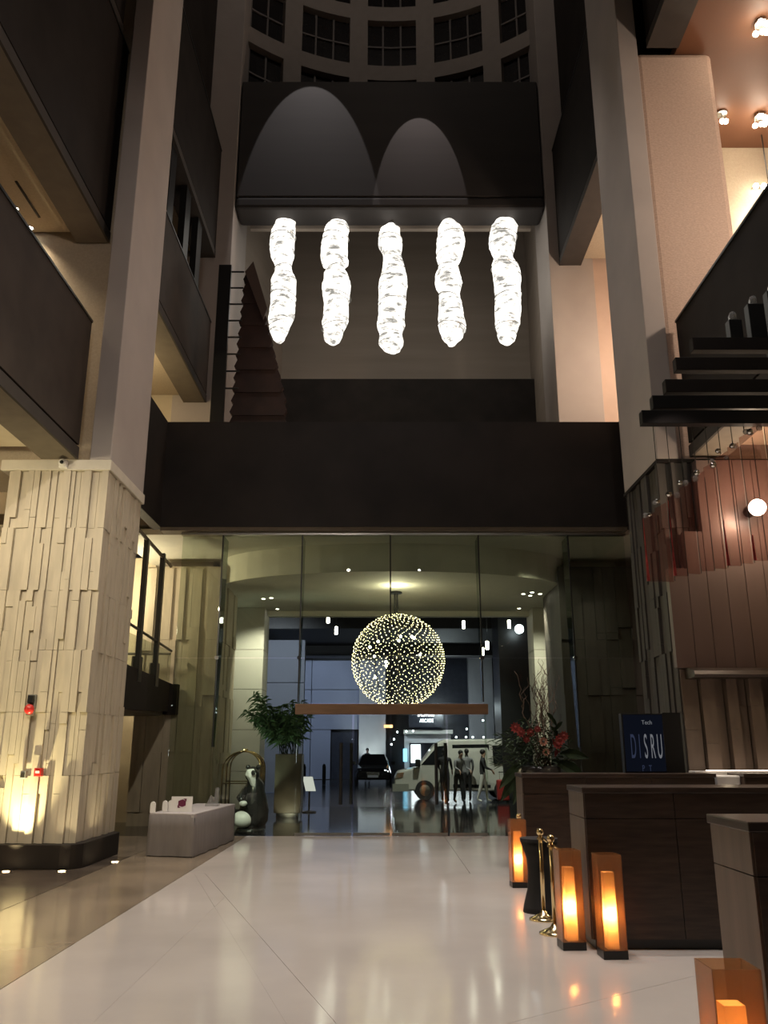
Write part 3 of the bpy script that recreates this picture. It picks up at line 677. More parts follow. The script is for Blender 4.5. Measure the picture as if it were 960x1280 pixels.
G().box(VX + .72, VX + .90, VY - 1.08, VY - .88, 1.12, 1.36).build('side_mirror', 'black_metal', t, bevel=.03)
vq('headlight', 'chrome', [(.02, .72), (.10, .90), (.34, .92), (.30, .76)], t, -.02)
G().prism([(VX + .86, 1.12), (VX + 1.40, 1.80), (VX + 1.44, 1.78), (VX + .90, 1.10)], 'y', VY - .72, VY + .72).build('windscreen', 'car_glass', t)
for x in (1.05, 3.75): wheel(t, VX + x, VY - .80, .34, .34, .22)
for x in (1.05, 3.75): wheel(t, VX + x, VY + .80, .34, .34, .22, 1)
# black saloon, front towards the camera
KX, KY = -.55, 46.0
t = thing('black_car', (KX, KY, 0), 'black saloon car with lit front parked by the concrete pier', 'car')
def yloft(sec, name, m, parent, bevel=.04):
    g = G(); vs = []; fs = []; n = 8
    for y, hw_, z0, z1, top in sec:
        for q in ((-hw_, z0), (hw_, z0), (hw_, z0 + .55 * (z1 - z0)), (top, z1), (-top, z1), (-hw_, z0 + .55 * (z1 - z0))): vs.append((KX + q[0], KY + y, q[1]))
    n = 6
    for i in range(len(sec) - 1):
        for k in range(n): fs.append((i * n + k, i * n + (k + 1) % n, (i + 1) * n + (k + 1) % n, (i + 1) * n + k))
    fs += [tuple(range(n - 1, -1, -1)), tuple((len(sec) - 1) * n + k for k in range(n))]
    return g.add(vs, fs).build(name, m, parent, bevel=bevel)
yloft([(-2.3, .80, .28, .68, .70), (-2.1, .90, .24, .80, .78), (-1.0, .92, .24, .96, .80), (1.4, .92, .24, 1.0, .80), (2.3, .86, .30, .92, .76)], 'body', 'black_paint', t)
yloft([(-1.0, .78, .92, .98, .74), (-.35, .76, .92, 1.42, .58), (.9, .76, .92, 1.44, .58), (1.7, .76, .92, 1.0, .70)], 'cabin', 'car_glass', t)
bx('roof', 'black_paint', (KX - .57, KX + .57, KY - .35, KY + .95, 1.42, 1.46), t, .02)
bx('grille', 'chrome', (KX - .32, KX + .32, KY - 2.32, KY - 2.27, .42, .62), t)
bx('number_plate', 'white_plastic', (KX - .26, KX + .26, KY - 2.35, KY - 2.32, .36, .47), t)
for s in (-1, 1):
    G().ball((KX + s * .62, KY - 2.24, .62), .12, 10, 8, 1.3, .5, .8).build('headlight', 'cool_light' if s > 0 else 'chrome', t)
    bx('side_mirror', 'black_paint', (KX + s * 1.0 - .1, KX + s * 1.0 + .1, KY - .9, KY - .78, .95, 1.1), t)
    for yy in (-1.4, 1.4):
        G().tube([(KX + s * .84, KY + yy, .33), (KX + s * .93, KY + yy, .33)], .33, 16).build('wheel', 'rubber', t)
# ---- people
def person(loc, rot, label, top='cloth_black', bottom='cloth_black', h=1.70, stride=.0, arm=(.25, .1), lean=0., group=None, shoes='rubber', case=False):
    """one continuous skinned body; arm = forward reach of the left and right hand"""
    k = h / 1.70
    V = []; E = []; Rr = []
    def add(p, r, par=None):
        V.append((p[0] * k, (p[1] - lean * max(0, p[2] - .9)) * k, p[2] * k)); Rr.append((r[0] * k, r[1] * k)); i = len(V) - 1
        if par is not None: E.append((par, i))
        return i
    pel = add((0, 0, .92), (.155, .11)); wa = add((0, .01, 1.08), (.135, .10), pel); ch = add((0, .0, 1.27), (.165, .115), wa); nb = add((0, .01, 1.41), (.075, .07), ch)
    nk = add((0, -.005, 1.47), (.052, .055), nb); hd = add((0, -.015, 1.56), (.072, .088), nk); ht = add((0, -.01, 1.65), (.066, .078), hd); add((0, -.105, 1.555), (.014, .014), hd)
    for s in (-1, 1):
        f = stride * s; hp = add((s * .09, 0, .86), (.092, .095), pel); kn = add((s * .10, -f * .5 - .02, .48), (.062, .066), hp); an = add((s * .10, -f * .8 + (.05 if f < 0 else 0), .09), (.042, .046), kn)
        add((s * .11, -f * .8 - .15 + (.05 if f < 0 else 0), .035), (.040, .030), an)
        sh = add((s * .185, .0, 1.37), (.062, .062), ch); ar = arm[0] if s < 0 else arm[1]
        el = add((s * .225, -ar * .35 + .02, 1.12), (.043, .043), sh); wr_ = add((s * .215, -ar - .02, .90 + ar * .45), (.027, .027), el)
        pm = add((s * .212, -ar - .06, .83 + ar * .48), (.030, .020), wr_)
        for q, (dx, ln) in enumerate(((-.026, .075), (-.009, .085), (.009, .08), (.025, .065))):
            m1 = add((s * .212 + dx * .4, -ar - .075 + dx, .80 + ar * .48), (.009, .009), pm); add((s * .212 + dx * .4, -ar - .085 + dx, .80 - ln * .7 + ar * .48), (.007, .007), m1)
        add((s * .195, -ar - .105, .81 + ar * .48), (.009, .009), pm)
    me = bpy.data.meshes.new('body'); me.from_pydata(V, E, []); me.update()
    o = bpy.data.objects.new('person', me); COL.objects.link(o)
    md = o.modifiers.new('skin', 'SKIN'); sv = me.skin_vertices[0].data
    for i, r in enumerate(Rr): sv[i].radius = r
    sv[0].use_root = True
    o.modifiers.new('sub', 'SUBSURF').levels = 1
    dg = bpy.context.evaluated_depsgraph_get(); nm = bpy.data.meshes.new_from_object(o.evaluated_get(dg)); o.modifiers.clear(); o.data = nm
    nm.materials.clear()
    for mm in ('skin', top, bottom, shoes, 'hair'): nm.materials.append(MATS[mm])
    for p in nm.polygons:
        c = p.center / k; p.use_smooth = True; handy = abs(c.x) > .17
        if c.z < .085: mi = 3
        elif c.z < .93 and not handy: mi = 2
        elif c.z > 1.445: mi = 4 if (c.z > 1.60 or c.y + lean * max(0, c.z - .9) > .02) else 0
        elif handy and c.z < .90 + max(arm) * .46: mi = 0
        else: mi = 1
        p.material_index = mi
    o.location = loc; o.rotation_euler[2] = rot; WLOC[o.name] = Vector(loc)
    tag(o, label, 'person', group)
    hr = G().ball((loc[0], loc[1] + .015 * k - lean * .72 * k, loc[2] + 1.625 * k), .088 * k, 12, 8, .95, 1.1, 1.0).build('hair', 'hair', None, smooth=True)
    hr.parent = o; hr.matrix_parent_inverse = Matrix.Translation(-Vector(loc))
    for s in (-1, 1):
        e_ = G().ball((loc[0] + s * .028 * k, loc[1] - .092 * k - lean * .68 * k, loc[2] + 1.575 * k), .010 * k, 6, 4).build('eye', 'hair', None); e_.parent = o; e_.matrix_parent_inverse = Matrix.Translation(-Vector(loc))
    return o
person((3.28, 29.3, 0), 1.35, 'person in black top and white trousers standing beside the red suitcase', 'cloth_black', 'cloth_white', 1.68, .16, (.32, .28), .05, shoes='white_plastic')
person((2.05, 29.7, 0), 2.9, 'person in dark clothes standing at the open van door', 'cloth_black', 'cloth_black', 1.72, .05, (.2, .25))
person((2.45, 29.0, 0), .5, 'person in grey top bending beside the open van', 'cloth_grey', 'cloth_black', 1.66, .1, (.35, .35), .25)
person((2.82, 29.9, 0), 3.3, 'person in grey shirt behind the bending traveller', 'cloth_grey', 'cloth_black', 1.70, .0, (.1, .2))
person((-.95, 50.0, 0), .2, 'person in dark clothes standing behind the black car', 'cloth_black', 'cloth_black', 1.78, .0, (.1, .1))
t = thing('suitcase', (3.95, 29.2, 0), 'red upright suitcase with raised handle on the driveway', 'suitcase')
bx('shell', 'suitcase_red', (3.73, 4.12, 29.05, 29.35, .07, .72), t, .04)
for s in (3.84, 4.02): G().tube([(s, 29.3, .72), (s, 29.3, .95)], .010, 6).build('handle_tube', 'chrome', t)
bx('grip', 'black_metal', (3.82, 4.04, 29.28, 29.32, .94, .97), t)
for s in (3.78, 4.07):
    for y in (29.1, 29.3): G().ball((s, y, .035), .035, 8, 6).build('wheel', 'rubber', t)
# bollards by the blue wall
BLB = ['black bollard before the blue wall, closest to the bamboo planter', 'middle black bollard of three before the blue wall', 'black bollard before the blue wall, closest to the dark doorway']
for x in (-4.0, -3.2, -2.4):
    tag(G().lathe([(.09, 0), (.09, .9), (.06, .98), (.02, 1.0)], (x * 1.25, 44, 0), 10).build('bollard', 'black_metal'), BLB.pop(0), 'bollard', 'bollards by the blue wall')

# ================================================================== LEFT FOREGROUND
t = thing('cloth_table', (-3.4, 15.9, 0), 'low table draped in a pale grey cloth before the glass wall', 'table')
TP = [(-3.86, 14.66), (-3.08, 14.44), (-2.88, 17.18), (-3.66, 17.36)]
def ring(z, out, wav, n=14):
    pts = []
    for i in range(4):
        a, b = TP[i], TP[(i + 1) % 4]; dx, dy = b[0] - a[0], b[1] - a[1]; l = math.hypot(dx, dy); nx, ny = dy / l, -dx / l
        for q in range(n):
            f = q / n; o_ = out + wav * math.sin(f * l * 9 + i * 2) * math.sin(PI * f); pts.append((a[0] + dx * f + nx * o_, a[1] + dy * f + ny * o_, z))
    return pts
rs = [ring(.652, -.02, 0), ring(.64, 0, 0), ring(.45, .012, .008), ring(.2, .02, .018), ring(.012, .028, .026)]
n = len(rs[0]); g = G(); vs = [v for r in rs for v in r]; fs = [(i * n + k, i * n + (k + 1) % n, (i + 1) * n + (k + 1) % n, (i + 1) * n + k) for i in range(len(rs) - 1) for k in range(n)]
g.add(vs, fs); g.build('cloth_skirt', 'cloth', t, smooth=True)
G().prism(TP, 'z', .60, .655).build('cloth_top', 'white_cloth', t)
for x, y in TP: bx('leg', 'black_metal', (x * .97 - .12, x * .97 - .08, y * .985 + .23, y * .985 + .27, 0, .6), t)
t = thing('logo_sign', (-3.42, 15.0, .655), 'white table sign printed with a dark purple diamond emblem', 'sign')
G().prism([(-3.59, .655), (-3.235, .655), (-3.235, .90), (-3.59, .90)], 'y', 14.98, 15.0).build('board', 'white_plastic', t)
G().prism([(-3.47, .755), (-3.40, .735), (-3.345, .755), (-3.345, .83), (-3.40, .855), (-3.47, .83)], 'y', 14.972, 14.979).build('emblem', 'purple', t)
G().prism([(-3.335, .82), (-3.335, .865), (-3.385, .865)], 'y', 14.972, 14.979).build('emblem_corner', 'purple', t)
G().prism([(-3.48, .765), (-3.48, .72), (-3.43, .72)], 'y', 14.972, 14.979).build('emblem_corner', 'purple', t)
for k, (x, y) in enumerate(((-3.83, 14.72), (-3.70, 15.0), (-3.62, 15.05))):
    pts = [(x - .045, .655), (x + .045, .655)] + [(x + .045 * math.cos(PI * i / 8), .78 + .055 * math.sin(PI * i / 8)) for i in range(9)]
    tag(G().prism(pts, 'y', y, y + .03).build('tent_card', 'white_plastic', bevel=.006), ('round topped white card at the table corner', 'round topped white card next to the corner card', 'round topped white card nearest the purple emblem sign')[k], 'card', 'round topped cards on the cloth table')
t = thing('glass_trophy', (-3.2, 16.6, .655), 'clear glass plaque standing at the far end of the table', 'plaque')
bx('foot', 'bead_glass', (-3.33, -3.08, 16.5, 16.66, .655, .70), t, .01)
G().prism([(-3.30, .70), (-3.17, .70), (-3.17, .80), (-3.24, .84)], 'y', 16.54, 16.6).build('wing', 'bead_glass', t)
G().prism([(-3.18, .70), (-3.09, .70), (-3.09, .98), (-3.15, .98)], 'y', 16.54, 16.6).build('plate', 'bead_glass', t)
# pillar fittings
t = thing('fire_alarm', (-5.36, 13.05, 2.27), 'red dome alarm with a dark strobe above it on the sandstone pillar', 'alarm')
G().ball((-5.36, 13.02, 2.25), .075, 14, 8, 1, .8, 1).build('dome', 'red_plastic', t, smooth=True); bx('strobe', 'black_metal', (-5.40, -5.31, 13.0, 13.1, 2.34, 2.46), t, .01); bx('back_plate', 'grey_plastic', (-5.42, -5.30, 13.06, 13.11, 2.16, 2.47), t)
t = thing('call_point', (-5.13, 13.05, 1.33), 'small red fire call point low on the sandstone pillar', 'alarm')
bx('housing', 'red_plastic', (-5.18, -5.07, 13.0, 13.1, 1.28, 1.40), t, .01); bx('press_plate', 'white_plastic', (-5.155, -5.095, 12.994, 13.0, 1.325, 1.36), t)
t = thing('socket_box', (-5.34, 13.05, 1.3), 'small grey socket box left of the red call point', 'socket')
bx('housing', 'grey_plastic', (-5.385, -5.30, 13.01, 13.1, 1.25, 1.36), t, .01); bx('cover', 'steel', (-5.37, -5.315, 13.003, 13.01, 1.27, 1.33), t)
t = thing('security_camera', (-5.27, 12.98, 6.18), 'small white security camera on the pale pillar ledge', 'camera')
bx('bracket', 'white_plastic', (-5.32, -5.20, 13.0, 13.09, 6.10, 6.24), t, .01); G().ball((-5.255, 12.98, 6.17), .065, 12, 8).build('body', 'white_plastic', t, smooth=True); G().ball((-5.245, 12.925, 6.165), .032, 10, 6).build('lens', 'black_metal', t, smooth=True)
for k, (x, y, lab) in enumerate(((-5.33, 12.78, 'recessed floor uplight under the glowing stone patch'), (-4.55, 12.80, 'recessed floor uplight at the plinth corner'), (-4.12, 13.84, 'recessed floor uplight beside the plinth'))):
    downlight((x, y, .001), .055, lab, 'floor uplights around the pale pillar', 'bulb_warm', True)
spot('uplight_lamp', (-5.33, 12.78, .03), (-5.30, 13.12, 1.8), 520, 60, (1, .86, .46), .95, .03)
spot('uplight_lamp', (-4.55, 12.80, .03), (-4.62, 13.12, 2.6), 36, 70, (1, .84, .52), .9, .03)
spot('uplight_lamp', (-4.12, 13.84, .03), (-4.5, 14.2, 2.6), 30, 80, (1, .84, .52), .9, .03)
spot('pillar_wash_lamp', (-5.5, 8.0, 6.2), (-5.3, 13.1, 3.0), 660, 70, (1, .875, .66), .8, .05)
spot('pillar_wash_lamp', (-2.0, 6.0, 8.6), (-5.0, 13.1, 3.4), 760, 50, (1, .885, .69), .8, .05)
point('gallery_lamp', (-7.2, 10.5, 6.0), 130, (1, .88, .60), .15)
point('gallery_lamp', (-7.2, 6.0, 6.0), 130, (1, .88, .60), .15)
point('gallery_lamp', (-6.6, 18.0, 9.6), 140, (1, .80, .48), .15)
point('gallery_lamp', (7.2, 9.5, 6.0), 60, (1, .88, .60), .15)

# ---- black and white sculpture behind the table
BX, BY = -2.78, 18.6
t = thing('seated_sculpture', (BX, BY, 0), 'black seated figure sculpture with white face and round white base', 'sculpture')
G().lathe([(.30, 0), (.31, .05), (.28, .10)], (BX, BY, 0), 20).build('base_disc', 'sculpture_black', t, smooth=True)
G().ball((BX - .14, BY - .16, .28), .20, 18, 12, 1.1, .9, .85).build('white_drum', 'sculpture_white', t, smooth=True)
G().lathe([(.20, .08), (.30, .25), (.31, .45), (.27, .65), (.22, .82), (.20, .95), (.14, 1.05), (.10, 1.12)], (BX + .06, BY, 0), 18, 1, .85).build('body', 'sculpture_black', t, smooth=True)
hd_ = G().ball((BX + .0, BY - .02, 1.16), .15, 16, 12, 1, 1.05, 1.1).build('head', 'sculpture_black', t, smooth=True)
G().add(*(lambda c: ([(c[0] - .14, c[1], c[2] + .02), (c[0] - .09, c[1] - .03, c[2] + .13), (c[0] + .05, c[1] - .04, c[2] + .15), (c[0] + .10, c[1] - .04, c[2] + .05), (c[0] + .10, c[1] - .03, c[2] - .16), (c[0] + .06, c[1] - .02, c[2] - .24), (c[0] - .0, c[1] - .02, c[2] - .20), (c[0] - .06, c[1] - .03, c[2] - .08), (c[0] - .02, c[1] - .12, c[2] - .03), (c[0] + .0, c[1] + .05, c[2])], [(i, (i + 1) % 8, 8) for i in range(8)] + [((i + 1) % 8, i, 9) for i in range(8)]))((BX, BY - .14, 1.14))).build('white_face', 'sculpture_white', hd_, bevel=.01)
G().ball((BX + .05, BY - .25, 1.20), .045, 10, 8, 1, .6, 1.2).build('eye_patch', 'sculpture_black', hd_, smooth=True)
for s in (-.1, .12): G().ball((BX + s, BY, 1.31), .05, 10, 8).build('ear', 'sculpture_black', hd_, smooth=True)
G().tube([(BX - .10, BY - .10, .88), (BX - .22, BY - .22, .70), (BX - .12, BY - .30, .60)], .075, 10, .055).build('arm', 'sculpture_black', t, smooth=True)
G().ball((BX - .12, BY - .31, .60), .07, 12, 8, 1.2, .9, .8).build('white_paw', 'sculpture_white', t, smooth=True)
spot('sculpture_lamp', (-2.7, 12.5, 6.0), (BX - .08, BY - .15, .52), 2600, 13, (1, .98, .94), .3, .03)
# ---- birdcage luggage carts
def cart(x, y, label):
    t = thing('luggage_cart', (x, y, 0), label, 'luggage cart', 'luggage carts by the pale column')
    bx('platform', 'black_cloth', (x - .5, x + .5, y - .3, y + .3, .22, .30), t, .03)
    for s in (-1, 1):
        pts = [(x + s * .42, y - .24, .3), (x + s * .42, y - .24, 1.25)] + [(x + s * .42 * math.cos(PI / 2 * i / 6), y - .24 * math.cos(PI / 2 * i / 6), 1.25 + .38 * math.sin(PI / 2 * i / 6)) for i in range(1, 7)]
        G().tube(pts, .018, 8).build('hoop', 'brass', t, smooth=True)
        pts = [(p[0], 2 * y - p[1], p[2]) for p in pts]; G().tube(pts, .018, 8).build('hoop', 'brass', t, smooth=True)
        for q in (-1, 1): G().ball((x + s * .4, y + q * .22, .10), .10, 10, 6, 1, .4, 1).build('wheel', 'rubber', t)
        G().tube([(x + s * .42, y - .24, .95), (x + s * .42, y + .24, .95)], .014, 6).build('side_rail', 'brass', t)
    G().ball((x, y, 1.66), .035, 10, 8).build('finial', 'brass', t)
    G().tube([(x - .42, y - .24, .95), (x + .42, y - .24, .95)], .014, 6).build('side_rail', 'brass', t)
cart(-3.15, 19.7, 'brass birdcage luggage cart behind the seated sculpture')
cart(-3.3, 21.0, 'brass birdcage luggage cart farther back against the pale column')
# ---- planter with bamboo
t = thing('bamboo_planter', (-2.45, 22.9, 0), 'tall brown box planter with feathery bamboo lit from below', 'planter')
bx('box', 'planter_brown', (-2.80, -2.12, 22.55, 23.2, .12, 1.56), t, .01); bx('plinth', 'black_metal', (-2.74, -2.18, 22.6, 23.15, 0, .12), t)
bx('soil', 'joint', (-2.76, -2.16, 22.6, 23.15, 1.5, 1.565), t)
rng = random.Random(5); fol = G()
def leaf(g, p, d, ln, wd, droop=.3):
    d = Vector(d).normalized(); s = d.cross(Vector((0, 0, 1)));
    if s.length < .1: s = Vector((1, 0, 0))
    s.normalize(); p = Vector(p); m_ = p + d * ln * .5; e_ = p + d * ln - Vector((0, 0, droop * ln))
    g.add([p, m_ + s * wd, e_, m_ - s * wd], [(0, 1, 2), (0, 2, 3)])
for k in range(18):
    x0 = rng.uniform(-2.68, -2.25); y0 = rng.uniform(22.65, 23.05); tx = x0 + rng.uniform(-1.1, .5); ty = y0 + rng.uniform(-.4, .4); tz = rng.uniform(2.3, 3.15)
    pts = [(x0 + (tx - x0) * f ** 1.6, y0 + (ty - y0) * f, 1.5 + (tz - 1.5) * f) for f in (0, .25, .5, .75, 1)]
    G().tube(pts, .014, 5, .006).build('stem', 'dark_leaf', t)
    for q in range(90):
        f = rng.uniform(.35, 1); i = min(3, int(f * 4)); u = f * 4 - i; p = Vector(pts[i]).lerp(Vector(pts[i + 1]), u)
        leaf(fol, p, (rng.uniform(-1, 1), rng.uniform(-1, 1), rng.uniform(-.4, .5)), rng.uniform(.16, .36), .018)
tag(fol.build('foliage', 'leaf', t), kind='stuff')
spot('planter_lamp', (-2.45, 21.95, .05), (-2.45, 22.55, .35), 14, 70, (1, .90, .62), .7, .02)
spot('planter_lamp', (-3.3, 22.0, .05), (-2.8, 22.9, 2.6), 110, 60, (.85, 1, .75), .7, .02)
t = thing('notice_stand', (-2.1, 24.6, 0), 'slanted white notice board on a black stand beside the planter', 'sign')
G().add([(-2.26, 24.4, .95), (-1.98, 24.4, .95), (-1.90, 24.62, .56), (-2.18, 24.62, .56), (-2.26, 24.43, .95), (-1.98, 24.43, .95), (-1.90, 24.65, .56), (-2.18, 24.65, .56)], [(0, 1, 2, 3), (7, 6, 5, 4), (0, 4, 5, 1), (1, 5, 6, 2), (2, 6, 7, 3), (3, 7, 4, 0)]).build('board', 'notice_light', t)
G().tube([(-2.08, 24.65, 0), (-2.08, 24.65, .75)], .025, 8).build('post', 'black_metal', t); G().lathe([(.2, 0), (.2, .03), (.03, .05)], (-2.08, 24.65, 0), 14).build('foot', 'black_metal', t)

# ================================================================== RIGHT SIDE: COUNTERS
def counter(name, x0, x1, y0, y1, h, label, seams=(), m='wood_dark', ms='wood_desk'):
    t = thing(name, ((x0 + x1) / 2, (y0 + y1) / 2, 0), label, 'counter')
    bx('plinth', 'black_metal', (x0 + .03, x1 - .03, y0 + .03, y1 - .03, 0, .08), t)
    zz = [.08, h * .80, h - .05]; xs = [x0] + list(seams) + [x1]
    bx('carcass', 'black_metal', (x0 + .012, x1 - .012, y0 + .012, y1 - .012, .08, h - .05), t)
    for a, b in zip(zz[:-1], zz[1:]):
        for xa, xb in zip(xs[:-1], xs[1:]): bx('front_panel', m, (xa + .003, xb - .003, y0 - .008, y0 + .012, a + .003, b - .003), t)
        bx('side_panel', ms, (x0 - .008, x0 + .012, y0 + .012, y1, a + .003, b - .003), t)
    bx('worktop', m, (x0 - .02, x1 + .02, y0 - .02, y1 + .02, h - .05, h), t, .006)
    return t
counter('wood_counter', 1.80, 4.6, 7.97, 8.60, 1.33, 'dark wooden counter block behind the two glowing floor lamps', (2.6,))
counter('wood_counter', 1.92, 4.58, 12.2, 12.78, 1.34, 'long dark wooden counter carrying the lettered display', (2.8, 3.7))
counter('wood_counter', 1.87, 4.8, 4.56, 5.10, 1.30, 'nearest brown wooden counter block cut by the picture edge', (2.9,), 'wood_dark', 'wood_desk')
counter('wood_counter', 5.0, 8.0, 12.2, 12.75, 1.34, 'dark wooden counter under the brown stone slabs at the edge', (6.0,))
# ---- floor lamps
def floor_lamp(x, y, rot, label, e=36):
    t = thing('floor_lamp', (x, y, 0), label, 'floor lamp', 'amber acrylic floor lamps')
    bx('base', 'black_metal', (x - .103, x + .103, y - .103, y + .103, 0, .065), t, .004)
    g = G(); o_ = .100; i_ = .093
    for a, b, c, d in ((-o_, o_, -o_, -i_), (-o_, o_, i_, o_), (-o_, -i_, -i_, i_), (i_, o_, -i_, i_)): bx('acrylic_wall', 'amber_acrylic', (x + a, x + b, y + c, y + d, .065, .80), t)
    r = .048; G().add([(x - r, y - r, .066), (x + r, y - r, .066), (x + r, y + r, .066), (x - r, y + r, .066), (x - r * .9, y - r * .9, .655), (x + r * .9, y - r * .9, .655), (x + r * .9, y + r * .9, .655), (x - r * .9, y + r * .9, .655)],
              [(0, 1, 5, 4), (1, 2, 6, 5), (2, 3, 7, 6), (3, 0, 4, 7), (4, 5, 6, 7)]).build('inner_shade', 'lamp_tube', t)
    pt = point('lamp_bulb', (0, 0, .33), e, (1, .66, .30), .03); pt.parent = t
    t.rotation_euler[2] = rot
    return t
floor_lamp(1.90, 7.72, .04, 'amber acrylic floor lamp standing in front of the counter face')
floor_lamp(1.63, 8.04, .06, 'amber acrylic floor lamp at the counter corner beside the brass posts')
floor_lamp(1.70, 11.45, .05, 'farthest amber acrylic floor lamp behind the black hourglass stand')
floor_lamp(1.42, 3.86, .0, 'nearest amber acrylic floor lamp at the picture corner')
# ---- stanchions and rope
def stanchion(x, y, label, h=.87):
    t = thing('brass_stanchion', (x, y, 0), label, 'stanchion', 'brass stanchions by the counter')
    G().lathe([(.15, 0), (.15, .015), (.11, .03), (.045, .06), (.03, .09)], (x, y, 0), 20).build('base', 'brass', t, smooth=True)
    G().tube([(x, y, .06), (x, y, h - .06)], .021, 12).build('pole', 'brass', t, smooth=True)
    G().lathe([(.036, h - .11), (.036, h - .085)], (x, y, 0), 14).build('collar', 'brass', t)
    G().ball((x, y, h - .035), .038, 14, 10).build('ball_finial', 'brass', t, smooth=True)
    G().tube([(x + .03, y, h - .10), (x + .07, y, h - .13)], .012, 8).build('rope_hook', 'brass', t)
    return t
stanchion(1.62, 9.30, 'brass stanchion beside the black hourglass stand')
stanchion(1.60, 8.62, 'nearest brass stanchion left of the tall lamp')
stanchion(1.80, 11.9, 'farthest brass stanchion behind the far floor lamp', .84)
def rope(a, b, sag, label):
    t = thing('velvet_rope', a, label, 'rope', None)
    pts = [(a[0] + (b[0] - a[0]) * f, a[1] + (b[1] - a[1]) * f, a[2] + (b[2] - a[2]) * f - sag * 4 * f * (1 - f)) for f in [i / 12 for i in range(13)]]
    G().tube(pts, .018, 8).build('cord', 'velvet', t, smooth=True)
    for p, q in ((pts[0], pts[1]), (pts[-1], pts[-2])): G().tube([p, Vector(p).lerp(Vector(q), .4)], .022, 8).build('end_cap', 'brass', t)
rope((1.705, 9.22, .73), (1.685, 8.70, .73), .22, 'dark velvet rope linking the two nearer stanchions')
t = thing('hourglass_stand', (1.68, 9.75, 0), 'black hourglass shaped stand between the far lamp and the stanchions', 'stand')
G().lathe([(.20, .0), (.19, .06), (.145, .22), (.13, .38), (.145, .54), (.20, .70)], (1.68, 9.75, 0), 24).build('skirt', 'black_cloth', t, smooth=True)
G().lathe([(.205, .70), (.205, .735)], (1.68, 9.75, 0), 24).build('top_disc', 'black_cloth', t)
# ---- flowers in a dark urn
FX, FY = 2.36, 13.42
t = thing('flower_arrangement', (FX, FY, 0), 'dark urn with red flowers, greenery and tall curly twigs behind the counter', 'flower arrangement')
G().lathe([(.22, 0), (.24, .05), (.20, .15), (.30, .7), (.36, 1.15), (.34, 1.38), (.31, 1.42)], (FX, FY, 0), 22).build('urn', 'pot', t, smooth=True)
rng = random.Random(9)
for k in range(16):
    x0 = FX + rng.uniform(-.02, .22); a = rng.uniform(0, 6.3); pts = []; px, py, pz = x0, FY + rng.uniform(-.1, .1), 1.38; hh = rng.uniform(2.3, 2.95)
    while pz < hh:
        pts.append((px, py, pz)); pz += .07; px += rng.uniform(-.045, .05); py += rng.uniform(-.04, .04)
    if len(pts) > 2: tw = G().tube(pts, .012, 5, .004).build('curly_twig', 'twig', t)
    for q in range(3):
        i = rng.randrange(len(pts) // 2, len(pts)); b = pts[i]; pp = [b]
        for r_ in range(5): pp.append((pp[-1][0] + rng.uniform(-.04, .05), pp[-1][1] + rng.uniform(-.03, .03), pp[-1][2] + .05))
        G().tube(pp, .007, 4, .003).build('curly_twig', 'twig', t)
fol = G()
for k in range(900):
    th = rng.uniform(0, 6.3); rr = rng.uniform(.05, .62); z = 1.42 + rng.uniform(0, .75) * (1 - rr * .7); x = FX - .10 + rr * math.cos(th) * .95; y = FY + rr * .6 * math.sin(th)
    leaf(fol, (x, y, z), (math.cos(th) + rng.uniform(-.6, .6), math.sin(th) + rng.uniform(-.6, .6), rng.uniform(-.3, .8)), rng.uniform(.06, .16), .018, .2)
tag(fol.build('foliage', 'dark_leaf', t), kind='stuff')
def big_leaf(p, d, ln, wd, m='dark_leaf'):
    g = G(); d = Vector(d).normalized(); s = d.cross(Vector((0, 1, 0))).normalized(); n = 7; vs = []
    for i in range(n + 1):
        f = i / n; c = Vector(p) + d * ln * f + Vector((0, -.06 * f, -.25 * ln * f * f)); w_ = wd * math.sin(PI * min(1, f * .92 + .06)); vs += [c - s * w_, c + Vector((0, .015, 0)), c + s * w_]
    g.add(vs, [(i * 3 + q, i * 3 + q + 1, i * 3 + q + 4, i * 3 + q + 3) for i in range(n) for q in (0, 1)]).build('broad_leaf', m, t)
for p, d in (((FX - .30, FY - .2, 1.45), (-.7, 0, -.5)), ((FX - .25, FY - .25, 1.35), (-.5, 0, -.9)), ((FX + .30, FY - .2, 1.5), (.8, 0, -.4)), ((FX + .3, FY - .22, 1.6), (.9, 0, .1)), ((FX + .2, FY - .2, 1.5), (.6, 0, -.2)), ((FX - .3, FY - .1, 1.3), (-.8, 0, -.7))): big_leaf(p, d, .42, .075)
for i in range(9): big_leaf((FX + .26 + rng.uniform(-.05, .05), FY - .15, 1.55 + .065 * i), (rng.uniform(-.6, .6), 0, .9), .22, .03, 'petal_red' if i < 3 else 'dark_leaf')
def flower(c, r, m, cm, n=10):
    f = G()
    for k in range(n):
        a = 2 * PI * k / n; d = Vector((math.cos(a), -.25, math.sin(a))); s = Vector((-math.sin(a), 0, math.cos(a))); c_ = Vector(c)
        f.add([c_, c_ + d * r * .6 + s * r * .22, c_ + d * r, c_ + d * r * .6 - s * r * .22], [(0, 1, 2, 3)])
    o = f.build('flower_head', m, t); G().ball((c[0], c[1] - .01, c[2]), r * .3, 8, 6, 1, .5, 1).build('flower_centre', cm, o)
for dx, dz, r, m, cm in ((.03, .42, .075, 'petal_peach', 'joint'), (.06, .27, .065, 'petal_peach', 'leaf'), (-.38, .62, .09, 'petal_red', 'petal_red'), (-.30, .55, .08, 'petal_red', 'petal_red'), (-.16, .55, .07, 'petal_red', 'petal_red'), (.28, .45, .09, 'petal_red', 'petal_red'), (.34, .50, .08, 'petal_red', 'petal_red'), (.24, .38, .08, 'petal_red', 'petal_red'), (-.05, .60, .06, 'petal_red', 'petal_red'), (-.22, .45, .06, 'petal_red', 'petal_red')):
    flower((FX + dx, FY - .36, 1.36 + dz), r, m, cm)
